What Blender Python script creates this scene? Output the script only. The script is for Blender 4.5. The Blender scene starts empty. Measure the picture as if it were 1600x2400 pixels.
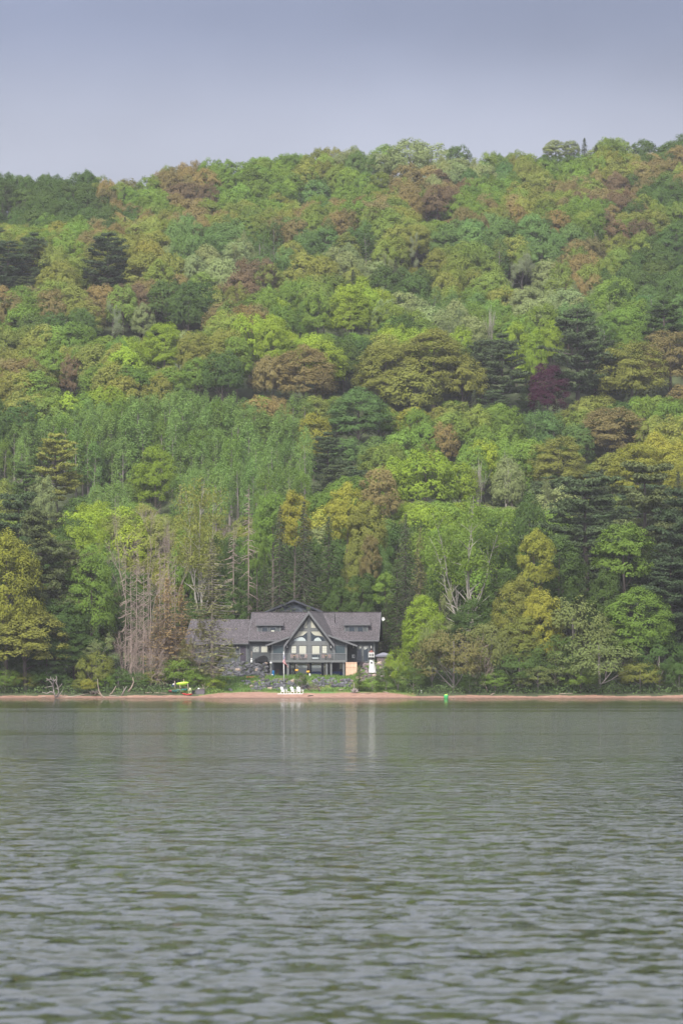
import bpy, math, random
import numpy as np
from mathutils import Vector, noise

S = bpy.context.scene
COL = S.collection

# ------------------------------------------------------------------ camera
FPX, HOR, CAMZ = 7000.0, 1595.0, 3.0          # focal length in photo pixels, horizon row, eye height (m)
cam_d = bpy.data.cameras.new("camera")
cam_d.sensor_fit = 'HORIZONTAL'
cam_d.sensor_width = 24.0
cam_d.lens = FPX / 1600 * 24.0
cam_d.shift_y = (HOR - 1200) / 1600.0
cam_d.clip_start = 0.5
cam_d.clip_end = 6000
cam_d.dof.use_dof = True
cam_d.dof.focus_distance = 530
cam_d.dof.aperture_fstop = 2.8
cam = bpy.data.objects.new("camera", cam_d)
cam.location = (0, 0, CAMZ)
cam.rotation_euler = (math.radians(90), 0, 0)
COL.objects.link(cam)
S.camera = cam

# ------------------------------------------------------------------ world, sun, exposure
SUN_EL, SUN_AZ = 50.0, 205.0     # azimuth: clockwise from +Y (the view direction), so behind the camera to the left
wd = bpy.data.worlds.new("World"); S.world = wd; wd.use_nodes = True
nt = wd.node_tree; nt.nodes.clear()
def N(t, **k):
    n = nt.nodes.new(t)
    for a, b in k.items(): setattr(n, a, b)
    return n
out = N('ShaderNodeOutputWorld'); bg = N('ShaderNodeBackground')
sky = N('ShaderNodeTexSky', sky_type='NISHITA', sun_disc=False, sun_elevation=math.radians(SUN_EL), sun_rotation=math.radians(SUN_AZ))
sky.air_density = 1.5; sky.dust_density = 4.0
tc = N('ShaderNodeTexCoord'); sep = N('ShaderNodeSeparateXYZ')
nt.links.new(tc.outputs['Generated'], sep.inputs[0])
ramp = N('ShaderNodeValToRGB')      # overcast: dimmed at frame top like lens falloff, unseen sky above brightened for water flecks
nt.links.new(sep.outputs['Z'], ramp.inputs[0])
cr = ramp.color_ramp; cr.interpolation = 'EASE'
stops = [(0.0, (3.35, 3.5, 4.2)), (0.165, (3.1, 3.27, 3.98)), (0.222, (1.45, 1.68, 2.5)), (0.25, (5.7, 6.0, 7.4)), (0.42, (7.8, 8.0, 9.2)), (0.7, (8.6, 8.8, 9.6)), (1.0, (9.6, 9.8, 10.6))]
while len(cr.elements) < len(stops): cr.elements.new(0.5)
for e, (p, c) in zip(cr.elements, stops): e.position = p; e.color = (*[v / 16 for v in c], 1)
cn = N('ShaderNodeTexNoise'); cn.inputs['Scale'].default_value = 5.0; cn.inputs['Detail'].default_value = 3
mp = N('ShaderNodeMapping'); mp.inputs['Scale'].default_value = (1, 1, 2.2); mp.inputs['Location'].default_value = (0.35, 0.0, 0.2)
nt.links.new(tc.outputs['Generated'], mp.inputs[0]); nt.links.new(mp.outputs[0], cn.inputs['Vector'])
cm = N('ShaderNodeMapRange'); cm.inputs[1].default_value = .3; cm.inputs[2].default_value = .7; cm.inputs[3].default_value = 13.0; cm.inputs[4].default_value = 19.0
nt.links.new(cn.outputs['Fac'], cm.inputs[0])
ml = N('ShaderNodeVectorMath', operation='SCALE')
nt.links.new(ramp.outputs['Color'], ml.inputs[0]); nt.links.new(cm.outputs[0], ml.inputs['Scale'])
mx = N('ShaderNodeMix', data_type='RGBA'); mx.inputs[0].default_value = 0.93
nt.links.new(sky.outputs[0], mx.inputs[6]); nt.links.new(ml.outputs[0], mx.inputs[7])
nt.links.new(mx.outputs[2], bg.inputs['Color']); bg.inputs['Strength'].default_value = 0.1
nt.links.new(bg.outputs[0], out.inputs['Surface'])

sun_d = bpy.data.lights.new("sun", 'SUN'); sun_d.energy = 3.3; sun_d.angle = math.radians(14); sun_d.color = (1, 0.95, 0.86)
sun = bpy.data.objects.new("sun", sun_d); COL.objects.link(sun)
az, el = math.radians(SUN_AZ), math.radians(SUN_EL)
sdir = Vector((math.sin(az) * math.cos(el), math.cos(az) * math.cos(el), math.sin(el)))
sun.rotation_euler = sdir.to_track_quat('Z', 'Y').to_euler()
sun.location = (-60, 380, 120)
S.view_settings.view_transform = 'Standard'; S.view_settings.look = 'None'
S.view_settings.exposure = 0.8; S.view_settings.gamma = 1.0
S.cycles.max_bounces = 6; S.cycles.diffuse_bounces = 3; S.cycles.glossy_bounces = 2; S.cycles.transmission_bounces = 3
S.cycles.volume_bounces = 0; S.cycles.transparent_max_bounces = 6
S.cycles.use_denoising = True

# ------------------------------------------------------------------ helpers
def P(x, y, Y):                         # photo pixel -> a point of the place at distance Y
    return Vector(((x - 800) * Y / FPX, Y, CAMZ + (HOR - y) * Y / FPX))
def U(u, v, Y):                         # same, in the units of an enlargement of the house
    return P(400 + u / 3.0154, 1400 + v / 3.0154, Y)

def smooth(a, b, x):
    t = np.clip((x - a) / (b - a), 0, 1); return t * t * (3 - 2 * t)

YK = np.array([480, 500, 503.5, 508, 510.5, 514, 523, 523.8, 527, 529, 545, 560, 600, 700, 800, 900, 930, 985, 1080])
PC = np.array([-1.6, 0, .5, 1.05, 1.35, 3.0, 3.72, 3.8, 3.9, 6.2, 6.7, 9, 22, 60, 106, 144, 151, 148, 122])
PL = np.array([-1.6, 0, .5, 1.05, 1.35, 2.6, 3.5, 3.6, 6.2, 6.25, 6.7, 9, 22, 60, 106, 144, 151, 148, 122])
PF = np.array([-1.6, 0, .65, 1.3, 1.7, 2.4, 3.8, 4.0, 5.0, 5.8, 7.2, 9.5, 22, 60, 106, 144, 151, 148, 122])
PR = np.array([-1.6, 0, .5, 1.05, 1.4, 2.3, 5.2, 5.5, 6.2, 6.22, 6.7, 9, 22, 60, 106, 144, 151, 148, 122])
def G(X, Y):
    """ground height (numpy arrays or floats)"""
    X = np.asarray(X, float); Y = np.asarray(Y, float)
    c = np.interp(Y, YK, PC); l = np.interp(Y, YK, PL); f = np.interp(Y, YK, PF); r = np.interp(Y, YK, PR)
    z = c * (1 - smooth(-12.6, -13.4, X) if False else 1 - smooth(12.6, 13.3, -X)) + l * smooth(12.6, 13.3, -X)
    z = z * (1 - smooth(19, 27, -X)) + f * smooth(19, 27, -X)
    wr = smooth(0.9, 5.2, X); z = z * (1 - wr) + r * wr
    wf = smooth(9.5, 18, X); z = z * (1 - wf) + f * wf
    far = smooth(545, 620, Y)
    z = z + far * (1.6 * np.sin(X * .045 + Y * .021 + 1) + 2.6 * np.sin(X * .018 - Y * .06) + 1.0 * np.sin(X * .09 + 2) * np.sin(Y * .07))
    ridge = smooth(780, 930, Y)
    z = z + ridge * (0.038 * X + 6.6 * np.exp(-((X - 22) / 13.0) ** 2) + 2.4*np.exp(-((X+42)/17.0)**2) + 3.5 * smooth(58, 78, X))
    z = z + 6 * smooth(640, 720, Y) * (1 - smooth(800, 880, Y)) * np.exp(-((X + 10) / 60.0) ** 2)
    return z
def g(X, Y): return float(G(X, Y))
def ray(x, y, Y0=500.0, Y1=1000.0, step=.05):
    """where the view through photo pixel (x, y) first meets the ground"""
    Ys = np.arange(Y0, Y1, step)
    Xs = (x - 800) * Ys / FPX; Zs = CAMZ + (HOR - y) * Ys / FPX
    k = np.nonzero(G(Xs, Ys) >= Zs)[0]
    i = k[0] if len(k) else len(Ys) - 1
    return Vector((float(Xs[i]), float(Ys[i]), float(G(Xs[i], Ys[i]))))
def rayU(u, v, **k): return ray(400 + u / 3.0154, 1400 + v / 3.0154, **k)
def onY(x, Y):
    X = (x - 800) * Y / FPX
    return Vector((X, Y, g(X, Y)))

def tag(o, label=None, cat=None, group=None, kind=None):
    if label: o['label'] = label
    if cat: o['category'] = cat
    if group: o['group'] = group
    if kind: o['kind'] = kind
    return o
def thing(name, loc, label, cat, group=None):
    o = bpy.data.objects.new(name, None); COL.objects.link(o); o.location = loc
    o.empty_display_size = .3
    return tag(o, label, cat, group)
def wloc(o):
    v = Vector((0, 0, 0))
    while o is not None: v += o.location; o = o.parent
    return v
def copy_tree(o, parent=None):
    c = o.copy(); COL.objects.link(c); c.parent = parent
    for ch in list(o.children): copy_tree(ch, c)
    return c

class MB:
    """collects faces in world coordinates; build() makes ONE mesh object"""
    def __init__(s): s.v = []; s.f = []; s.sm = []
    def add(s, vs, fs, smooth=False):
        k = len(s.v); s.v += [tuple(v) for v in vs]; s.f += [tuple(i + k for i in f) for f in fs]; s.sm += [smooth] * len(fs); return s
    def box(s, a, b):
        x0, x1 = sorted((a[0], b[0])); y0, y1 = sorted((a[1], b[1])); z0, z1 = sorted((a[2], b[2]))
        return s.add([(x0,y0,z0),(x1,y0,z0),(x1,y1,z0),(x0,y1,z0),(x0,y0,z1),(x1,y0,z1),(x1,y1,z1),(x0,y1,z1)],
              [(0,3,2,1),(4,5,6,7),(0,1,5,4),(1,2,6,5),(2,3,7,6),(3,0,4,7)])
    def prism(s, pts, vec):
        pts = [Vector(p) for p in pts]; vec = Vector(vec); n = len(pts)
        nrm = Vector((0,0,0))
        for i in range(n): nrm += (pts[i] - pts[0]).cross(pts[(i+1) % n] - pts[0])
        if nrm.dot(vec) > 0: pts = pts[::-1]
        return s.add(pts + [p + vec for p in pts], [tuple(range(n)), tuple(range(2*n-1, n-1, -1))] + [(i, i+n, (i+1)%n+n, (i+1)%n) for i in range(n)])
    def bar(s, a, b, w, h=None, up=(0,0,1)):
        a = Vector(a); b = Vector(b); h = h or w; d = (b - a).normalized()
        sd = d.cross(Vector(up));
        if sd.length < 1e-4: sd = d.cross(Vector((1,0,0)))
        sd.normalize(); u2 = sd.cross(d).normalized()
        q = [a + sd*sx*w/2 + u2*sz*h/2 for sx, sz in ((-1,-1),(1,-1),(1,1),(-1,1))]
        return s.prism(q, b - a)
    def tube(s, pts, rad, n=6, cap=True):
        pts = [Vector(p) for p in pts]; m = len(pts); vs = []
        for i, p in enumerate(pts):
            d = (pts[min(i+1, m-1)] - pts[max(i-1, 0)]).normalized()
            a = d.cross(Vector((.13, 1, .07)))
            if a.length < 1e-3: a = d.cross(Vector((1, 0, 0)))
            a.normalize(); b = d.cross(a)
            r = rad[i] if hasattr(rad, '__len__') else rad
            vs += [p + (a*math.cos(t*2*math.pi/n) + b*math.sin(t*2*math.pi/n))*r for t in range(n)]
        fs = [(i*n+t, i*n+(t+1)%n, (i+1)*n+(t+1)%n, (i+1)*n+t) for i in range(m-1) for t in range(n)]
        if cap: fs += [tuple(range(n-1, -1, -1)), tuple(range((m-1)*n, m*n))]
        return s.add(vs, fs, True)
    def lathe(s, c, prof, n=16, sc=(1, 1)):
        vs = [(c[0]+r*math.cos(t*2*math.pi/n)*sc[0], c[1]+r*math.sin(t*2*math.pi/n)*sc[1], c[2]+z) for r, z in prof for t in range(n)]
        m = len(prof)
        fs = [(i*n+t, i*n+(t+1)%n, (i+1)*n+(t+1)%n, (i+1)*n+t) for i in range(m-1) for t in range(n)]
        fs += [tuple(range(n-1, -1, -1)), tuple(range((m-1)*n, m*n))]
        return s.add(vs, fs, True)
    def build(s, name, mat, parent=None, bevel=0):
        off = wloc(parent) if parent is not None else Vector((0,0,0))
        me = bpy.data.meshes.new(name)
        me.from_pydata([(v[0]-off.x, v[1]-off.y, v[2]-off.z) for v in s.v], [], s.f); me.update()
        me.polygons.foreach_set('use_smooth', s.sm)
        for m in (mat if isinstance(mat, (list, tuple)) else [mat]): me.materials.append(m)
        o = bpy.data.objects.new(name, me); COL.objects.link(o)
        if parent is not None: o.parent = parent
        if bevel:
            b = o.modifiers.new('bevel', 'BEVEL'); b.width = bevel; b.segments = 2; b.limit_method = 'ANGLE'
        return o
    def solo(s, name, mat, label, cat, group=None, kind=None, bevel=0):
        """a thing that is one mesh, with its origin at its base"""
        vs = np.array(s.v); c = Vector((float(vs[:,0].mean()), float(vs[:,1].mean()), float(vs[:,2].min())))
        s.v = [(v[0]-c.x, v[1]-c.y, v[2]-c.z) for v in s.v]
        o = s.build(name, mat, None, bevel); o.location = c
        return tag(o, label, cat, group, kind)

# ------------------------------------------------------------------ materials
class MT:
    def __init__(s, name):
        s.m = bpy.data.materials.new(name); s.m.use_nodes = True; s.t = s.m.node_tree; s.t.nodes.clear()
        s.out = s.n('ShaderNodeOutputMaterial'); s.b = s.n('ShaderNodeBsdfPrincipled'); s.l(s.b.outputs[0], s.out.inputs[0])
    def n(s, t, **k):
        n = s.t.nodes.new(t)
        for a, b in k.items(): setattr(n, a, b)
        return n
    def l(s, a, b): s.t.links.new(a, b)
    def noise(s, scale, detail=3, vec=None, stretch=None):
        c = s.n('ShaderNodeTexCoord'); v = c.outputs['Object'] if vec is None else vec
        if stretch:
            m = s.n('ShaderNodeMapping'); m.inputs['Scale'].default_value = stretch; s.l(v, m.inputs[0]); v = m.outputs[0]
        n = s.n('ShaderNodeTexNoise'); n.inputs['Scale'].default_value = scale; n.inputs['Detail'].default_value = detail
        s.l(v, n.inputs['Vector']); return n.outputs['Fac']
    def ramp(s, f, stops):
        r = s.n('ShaderNodeValToRGB'); e = r.color_ramp.elements
        while len(e) < len(stops): e.new(.5)
        for el, (p, c) in zip(e, stops): el.position = p; el.color = (*c, 1)
        s.l(f, r.inputs[0]); return r.outputs[0]
    def bump(s, h, strength=.3, dist=.05):
        b = s.n('ShaderNodeBump'); b.inputs['Strength'].default_value = strength; b.inputs['Distance'].default_value = dist
        s.l(h, b.inputs['Height']); s.l(b.outputs[0], s.b.inputs['Normal']); return b
def simple(name, c, rough=.7, var=.25, scale=2.0, metal=0, bump=0, stretch=None, spec=None):
    m = MT(name); f = m.noise(scale, 4, stretch=stretch)
    a = tuple(max(0, x*(1-var)) for x in c); b = tuple(min(1, x*(1+var)) for x in c)
    m.l(m.ramp(f, [(.3, a), (.7, b)]), m.b.inputs['Base Color'])
    m.b.inputs['Roughness'].default_value = rough; m.b.inputs['Metallic'].default_value = metal
    if spec is not None: m.b.inputs['Specular IOR Level'].default_value = spec
    if bump: m.bump(f, bump, .05)
    return m.m
def stripes(name, c, axis, period, depth=.6, rough=.7, var=.15, dark=.55):
    """boards: grooves every `period` metres along an axis, with per-board tone"""
    m = MT(name); co = m.n('ShaderNodeTexCoord'); sp = m.n('ShaderNodeSeparateXYZ'); m.l(co.outputs['Object'], sp.inputs[0])
    d = m.n('ShaderNodeMath', operation='DIVIDE'); m.l(sp.outputs[axis], d.inputs[0]); d.inputs[1].default_value = period
    fr = m.n('ShaderNodeMath', operation='FRACT'); m.l(d.outputs[0], fr.inputs[0])
    fl = m.n('ShaderNodeMath', operation='FLOOR'); m.l(d.outputs[0], fl.inputs[0])
    wn = m.n('ShaderNodeTexWhiteNoise', noise_dimensions='1D'); m.l(fl.outputs[0], wn.inputs['W'])
    f = m.noise(1.4, 4)
    ad = m.n('ShaderNodeMath', operation='MULTIPLY_ADD'); m.l(wn.outputs[0], ad.inputs[0]); ad.inputs[1].default_value = .45; m.l(f, ad.inputs[2])
    a = tuple(x*(1-var) for x in c); b = tuple(x*(1+var) for x in c)
    colr = m.ramp(ad.outputs[0], [(.35, a), (.95, b)])
    gr = m.ramp(fr.outputs[0], [(0, (dark,)*3), (.09, (1,1,1)), (1, (1,1,1))])
    mu = m.n('ShaderNodeMix', data_type='RGBA', blend_type='MULTIPLY'); mu.inputs[0].default_value = 1
    m.l(colr, mu.inputs[6]); m.l(gr, mu.inputs[7]); m.l(mu.outputs[2], m.b.inputs['Base Color'])
    m.b.inputs['Roughness'].default_value = rough; m.bump(gr, depth, .03)
    return m.m

M = {}
M['siding'] = stripes('siding', (.082,.093,.100), 2, .2)
M['batten'] = stripes('batten siding', (.108,.118,.120), 0, .42, dark=.6)
M['trim'] = simple('trim paint', (.150,.158,.160), .6, .1)
M['fascia'] = simple('roof edge board', (.14,.143,.152), .6, .1)
M['darkwall'] = stripes('dark siding', (.055,.066,.085), 2, .2)
M['doorpaint'] = simple('door paint', (.06,.05,.07), .5, .15)
M['black'] = simple('black cover', (.006,.007,.010), .6, .4)
M['lampglass'] = simple('frosted lamp glass', (.6,.6,.58), .3, .05)
M['white'] = simple('white paint', (.75,.75,.74), .5, .06)
M['blind'] = simple('pale window blind', (.50,.50,.42), .7, .06, 1.2)
M['sky_reflection'] = simple('pale curtain', (.46,.45,.37), .8, .08, 1.0)  # colour of the sky reflections painted as pale shapes on panes
M['lace'] = simple('patterned blind', (.33,.34,.32), .8, .75, 9.0)
M['deck'] = stripes('deck boards', (.10,.10,.10), 1, .14)
M['metal'] = simple('brushed metal', (.35,.35,.36), .35, .1, 4, metal=.8)
M['blue'] = simple('blue plastic', (.01,.16,.42), .4, .1)
M['navy'] = simple('dark blue plastic', (.03,.06,.22), .4, .1)
M['red'] = simple('red plastic', (.50,.02,.03), .35, .1)
M['maroon'] = simple('worn red hull', (.26,.035,.06), .45, .2)
M['capred'] = simple('faded red cap', (.20,.07,.055), .7, .2)
M['darktrim'] = simple('dark roof edge', (.05,.055,.07), .7, .1)
M['teal'] = simple('green hull', (.015,.13,.11), .4, .2)
M['lime'] = simple('lime plastic', (.52,.80,.08), .4, .06)
M['yellow'] = simple('yellow plastic', (.75,.42,.06), .45, .12)
M['cream'] = simple('cream cloth', (.66,.66,.40), .8, .08)
M['orange'] = simple('orange painted wood', (.62,.22,.10), .6, .12)
M['tan'] = simple('tan chair fabric', (.27,.20,.19), .8, .15)
M['brown'] = simple('brown wood', (.12,.08,.06), .7, .25)
M['paleWood'] = stripes('fresh cedar boards', (.72,.48,.34), 0, .3, dark=.7, var=.12)
M['steps'] = simple('weathered step boards', (.20,.155,.145), .8, .3, 5)
M['log'] = simple('bleached driftwood', (.30,.235,.19), .9, .25, 5, stretch=(1,1,3))
M['twig'] = simple('silver dead wood', (.26,.225,.21), .9, .2, 5)
M['darkroot'] = simple('wet root wood', (.07,.055,.045), .9, .3, 5)
M['tubcover'] = simple('spa cover vinyl', (.19,.19,.235), .6, .08)
M['tubside'] = stripes('spa cabinet', (.155,.12,.12), 2, .14)
M['boxgrey'] = simple('grey storage box plastic', (.13,.115,.13), .6, .12)
M['rooftile'] = None
def roofmat(name, c0, c1, c2):
    m = MT(name); f = m.noise(6.5, 2, stretch=(1.0, 1, 1.8)); f2 = m.noise(.5, 3)
    c = m.ramp(f, [(.36, c0), (.5, c1), (.66, c2)]); d = m.ramp(f2, [(.3, (.85,.85,.85)), (.7, (1.1,1.08,1.1))])
    mu = m.n('ShaderNodeMix', data_type='RGBA', blend_type='MULTIPLY'); mu.inputs[0].default_value = 1
    m.l(c, mu.inputs[6]); m.l(d, mu.inputs[7]); m.l(mu.outputs[2], m.b.inputs['Base Color'])
    m.b.inputs['Roughness'].default_value = .9; m.bump(f, .3, .04); return m.m
M['roof'] = roofmat('asphalt shingles', (.025,.022,.025), (.066,.058,.063), (.155,.14,.15))
M['pinkroof'] = roofmat('pink shingles', (.30,.16,.15), (.42,.26,.24), (.5,.34,.3))
def glassmat(name, c, rough=.04, spec=.9):
    m = MT(name); m.b.inputs['Base Color'].default_value = (*c, 1); m.b.inputs['Roughness'].default_value = rough
    m.b.inputs['Specular IOR Level'].default_value = spec; m.b.inputs['IOR'].default_value = 1.6
    f = m.noise(.8, 2); m.bump(f, .02, .05); return m.m
M['glass'] = glassmat('window glass', (.018,.03,.04))
M['screen'] = glassmat('porch screen', (.05,.075,.085), .35, .4)
M['paleglass'] = glassmat('glass with painted pale reflection', (.50,.56,.55), .06, .9)  # pale base colour stands in for the sky reflected in the panes

# leaves: colour comes from each tree's own «tint», tone varies a little leaf by leaf
def leafmat(name, transl=.3):
    m = MT(name)
    a = m.n('ShaderNodeAttribute', attribute_type='INSTANCER', attribute_name='tint')
    v = m.n('ShaderNodeAttribute', attribute_type='GEOMETRY', attribute_name='vary')
    mr = m.n('ShaderNodeMapRange'); mr.inputs[3].default_value = .84; mr.inputs[4].default_value = 1.17; m.l(v.outputs['Fac'], mr.inputs[0])
    sc = m.n('ShaderNodeVectorMath', operation='SCALE'); m.l(a.outputs['Vector'], sc.inputs[0]); m.l(mr.outputs[0], sc.inputs['Scale'])
    d = m.n('ShaderNodeBsdfDiffuse'); t = m.n('ShaderNodeBsdfTranslucent'); x = m.n('ShaderNodeMixShader'); x.inputs[0].default_value = transl
    m.l(sc.outputs[0], d.inputs[0]); m.l(sc.outputs[0], t.inputs[0]); m.l(d.outputs[0], x.inputs[1]); m.l(t.outputs[0], x.inputs[2])
    m.l(x.outputs[0], m.out.inputs[0]); m.t.nodes.remove(m.b); return m.m
M['leaf'] = leafmat('leaves', .3)
M['needle'] = leafmat('needles', .15)
def fixedleaf(name, c):
    m = MT(name); v = m.n('ShaderNodeAttribute', attribute_type='GEOMETRY', attribute_name='vary')
    m.l(m.ramp(v.outputs['Fac'], [(0, tuple(x*.6 for x in c)), (1, tuple(x*1.4 for x in c))]), m.b.inputs['Base Color']); m.b.inputs['Roughness'].default_value = .8
    return m.m
M['bark'] = simple('brown bark', (.13,.105,.09), .9, .3, 4, stretch=(1,1,.3))
M['greybark'] = simple('grey bark', (.26,.225,.21), .9, .25, 4, stretch=(1,1,.3))
M['birchbark'] = simple('pale birch bark', (.37,.34,.29), .8, .25, 3, stretch=(1,1,2))
M['snagbark'] = simple('dead branch bark', (.32,.25,.215), .9, .2, 3)
# ------------------------------------------------------------------ ground, beach, lawn
def grid_mesh(xs, ys, name, mat, keep=None, kind='structure', dz=0.0, zf=None):
    XX, YY = np.meshgrid(xs, ys); ZZ = (G(XX, YY) if zf is None else zf(XX, YY)) + dz
    nx, ny = len(xs), len(ys)
    co = np.stack([XX, YY, ZZ], -1).reshape(-1, 3)
    i = np.arange((nx-1)*(ny-1)); r = i // (nx-1); c = i % (nx-1); a = r*nx + c
    f = np.stack([a, a+1, a+1+nx, a+nx], -1)
    if keep is not None:
        cx = co[f].mean(1); f = f[keep(cx[:,0], cx[:,1])]
        us, inv = np.unique(f, return_inverse=True); co = co[us]; f = inv.reshape(-1, 4)
    me = np_mesh(name, co, f); me.materials.append(mat)
    o = bpy.data.objects.new(name, me); COL.objects.link(o)
    if kind: o['kind'] = kind
    return o
def np_mesh(name, co, f, vary=None, smooth=True):
    me = bpy.data.meshes.new(name); k = f.shape[1]
    me.vertices.add(len(co)); me.vertices.foreach_set('co', np.ascontiguousarray(co, np.float32).ravel())
    me.loops.add(f.size); me.loops.foreach_set('vertex_index', f.astype(np.int32).ravel())
    me.polygons.add(len(f)); me.polygons.foreach_set('loop_start', np.arange(0, f.size, k, dtype=np.int32))
    me.update(calc_edges=True)
    if smooth: me.polygons.foreach_set('use_smooth', np.ones(len(f), bool))
    if vary is not None:
        at = me.attributes.new('vary', 'FLOAT', 'FACE'); at.data.foreach_set('value', vary.astype(np.float32))
    return me

def edge_n(X): return 0.8*np.sin(X*.35) + 0.6*np.sin(X*.9+1) + .4*np.sin(X*2.1)
def beach_top(X):      # where sand gives way to plants
    w = 6.4*(1-smooth(20, 25, -X))*(1-smooth(8, 13, X)) + 2.3*np.clip(smooth(20, 25, -X)+smooth(8, 13, X), 0, 1)
    return 500 + w + .45*edge_n(X) + 1.3*np.exp(-((X+16.5)/2.5)**2)
def is_beach(X, Y): return Y < beach_top(X)
def is_lawn(X, Y): return (Y < 524.5+0*X) & (X > -24) & (X < 12.5) & ~is_beach(X, Y)

m = MT('sand'); f = m.noise(1.2, 6, stretch=(1, 2.5, 1)); f2 = m.noise(.15, 2)
sp = m.n('ShaderNodeSeparateXYZ'); tcn = m.n('ShaderNodeTexCoord'); m.l(tcn.outputs['Object'], sp.inputs[0])
c = m.ramp(f, [(.3, (.16,.095,.070)), (.5, (.27,.148,.105)), (.72, (.35,.23,.175))])
wet = m.n('ShaderNodeMapRange'); wet.inputs[1].default_value = .02; wet.inputs[2].default_value = .28; wet.inputs[3].default_value = .55; wet.inputs[4].default_value = 1
m.l(sp.outputs['Z'], wet.inputs[0])
sc = m.n('ShaderNodeVectorMath', operation='SCALE'); m.l(c, sc.inputs[0]); m.l(wet.outputs[0], sc.inputs['Scale'])
m.l(sc.outputs[0], m.b.inputs['Base Color']); m.b.inputs['Roughness'].default_value = .9; m.bump(f, .4, .1); M['sand'] = m.m
m = MT('grass ground'); f = m.noise(.35, 5); f2 = m.noise(3, 3)
c = m.ramp(f, [(.3, (.17,.135,.075)), (.42, (.15,.165,.045)), (.6, (.085,.165,.03)), (.75, (.07,.15,.03))])
d = m.ramp(f2, [(.3, (.7,.7,.7)), (.7, (1.25,1.2,1.1))])
mu = m.n('ShaderNodeMix', data_type='RGBA', blend_type='MULTIPLY'); mu.inputs[0].default_value = 1
m.l(c, mu.inputs[6]); m.l(d, mu.inputs[7]); m.l(mu.outputs[2], m.b.inputs['Base Color']); m.b.inputs['Roughness'].default_value = .9; m.bump(f2, .5, .1); M['lawn'] = m.m
M['soil'] = simple('forest floor', (.05,.065,.025), .95, .5, .5, bump=.5)

near_y = np.arange(497, 546.01, .5); xs1 = np.arange(-100, 100.01, 1.0); xs1 = np.unique(np.concatenate([xs1, np.arange(-28, 16, .5)]))
grid_mesh(xs1, np.arange(499, 513.1, .25), 'beach', M['sand'], is_beach)
grid_mesh(xs1, np.arange(499, 526.1, .25), 'lawn', M['lawn'], is_lawn)
grid_mesh(xs1, np.arange(499, 546.01, .25), 'ground', M['soil'], lambda X, Y: ~is_beach(X, Y) & ~is_lawn(X, Y))
grid_mesh(np.arange(-100, 101, 4.0), np.arange(546, 1081, 4.0), 'hill', M['soil'])
for sgn in (-1, 1):
    xs = sgn*np.arange(100, 701, 10.0); xs = np.sort(xs)
    grid_mesh(xs, np.concatenate([np.arange(499, 546, 3.0), np.arange(546, 1081, 8.0)]), 'hill', M['soil'])
xs = np.arange(-700, 701, 50.0)
grid_mesh(xs, np.array([440.0, 470, 490, 499]), 'lake_bed', M['sand'], zf=lambda X, Y: np.interp(Y, [440, 470, 490, 499], [-5, -3, -.8, -.08]))

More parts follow.
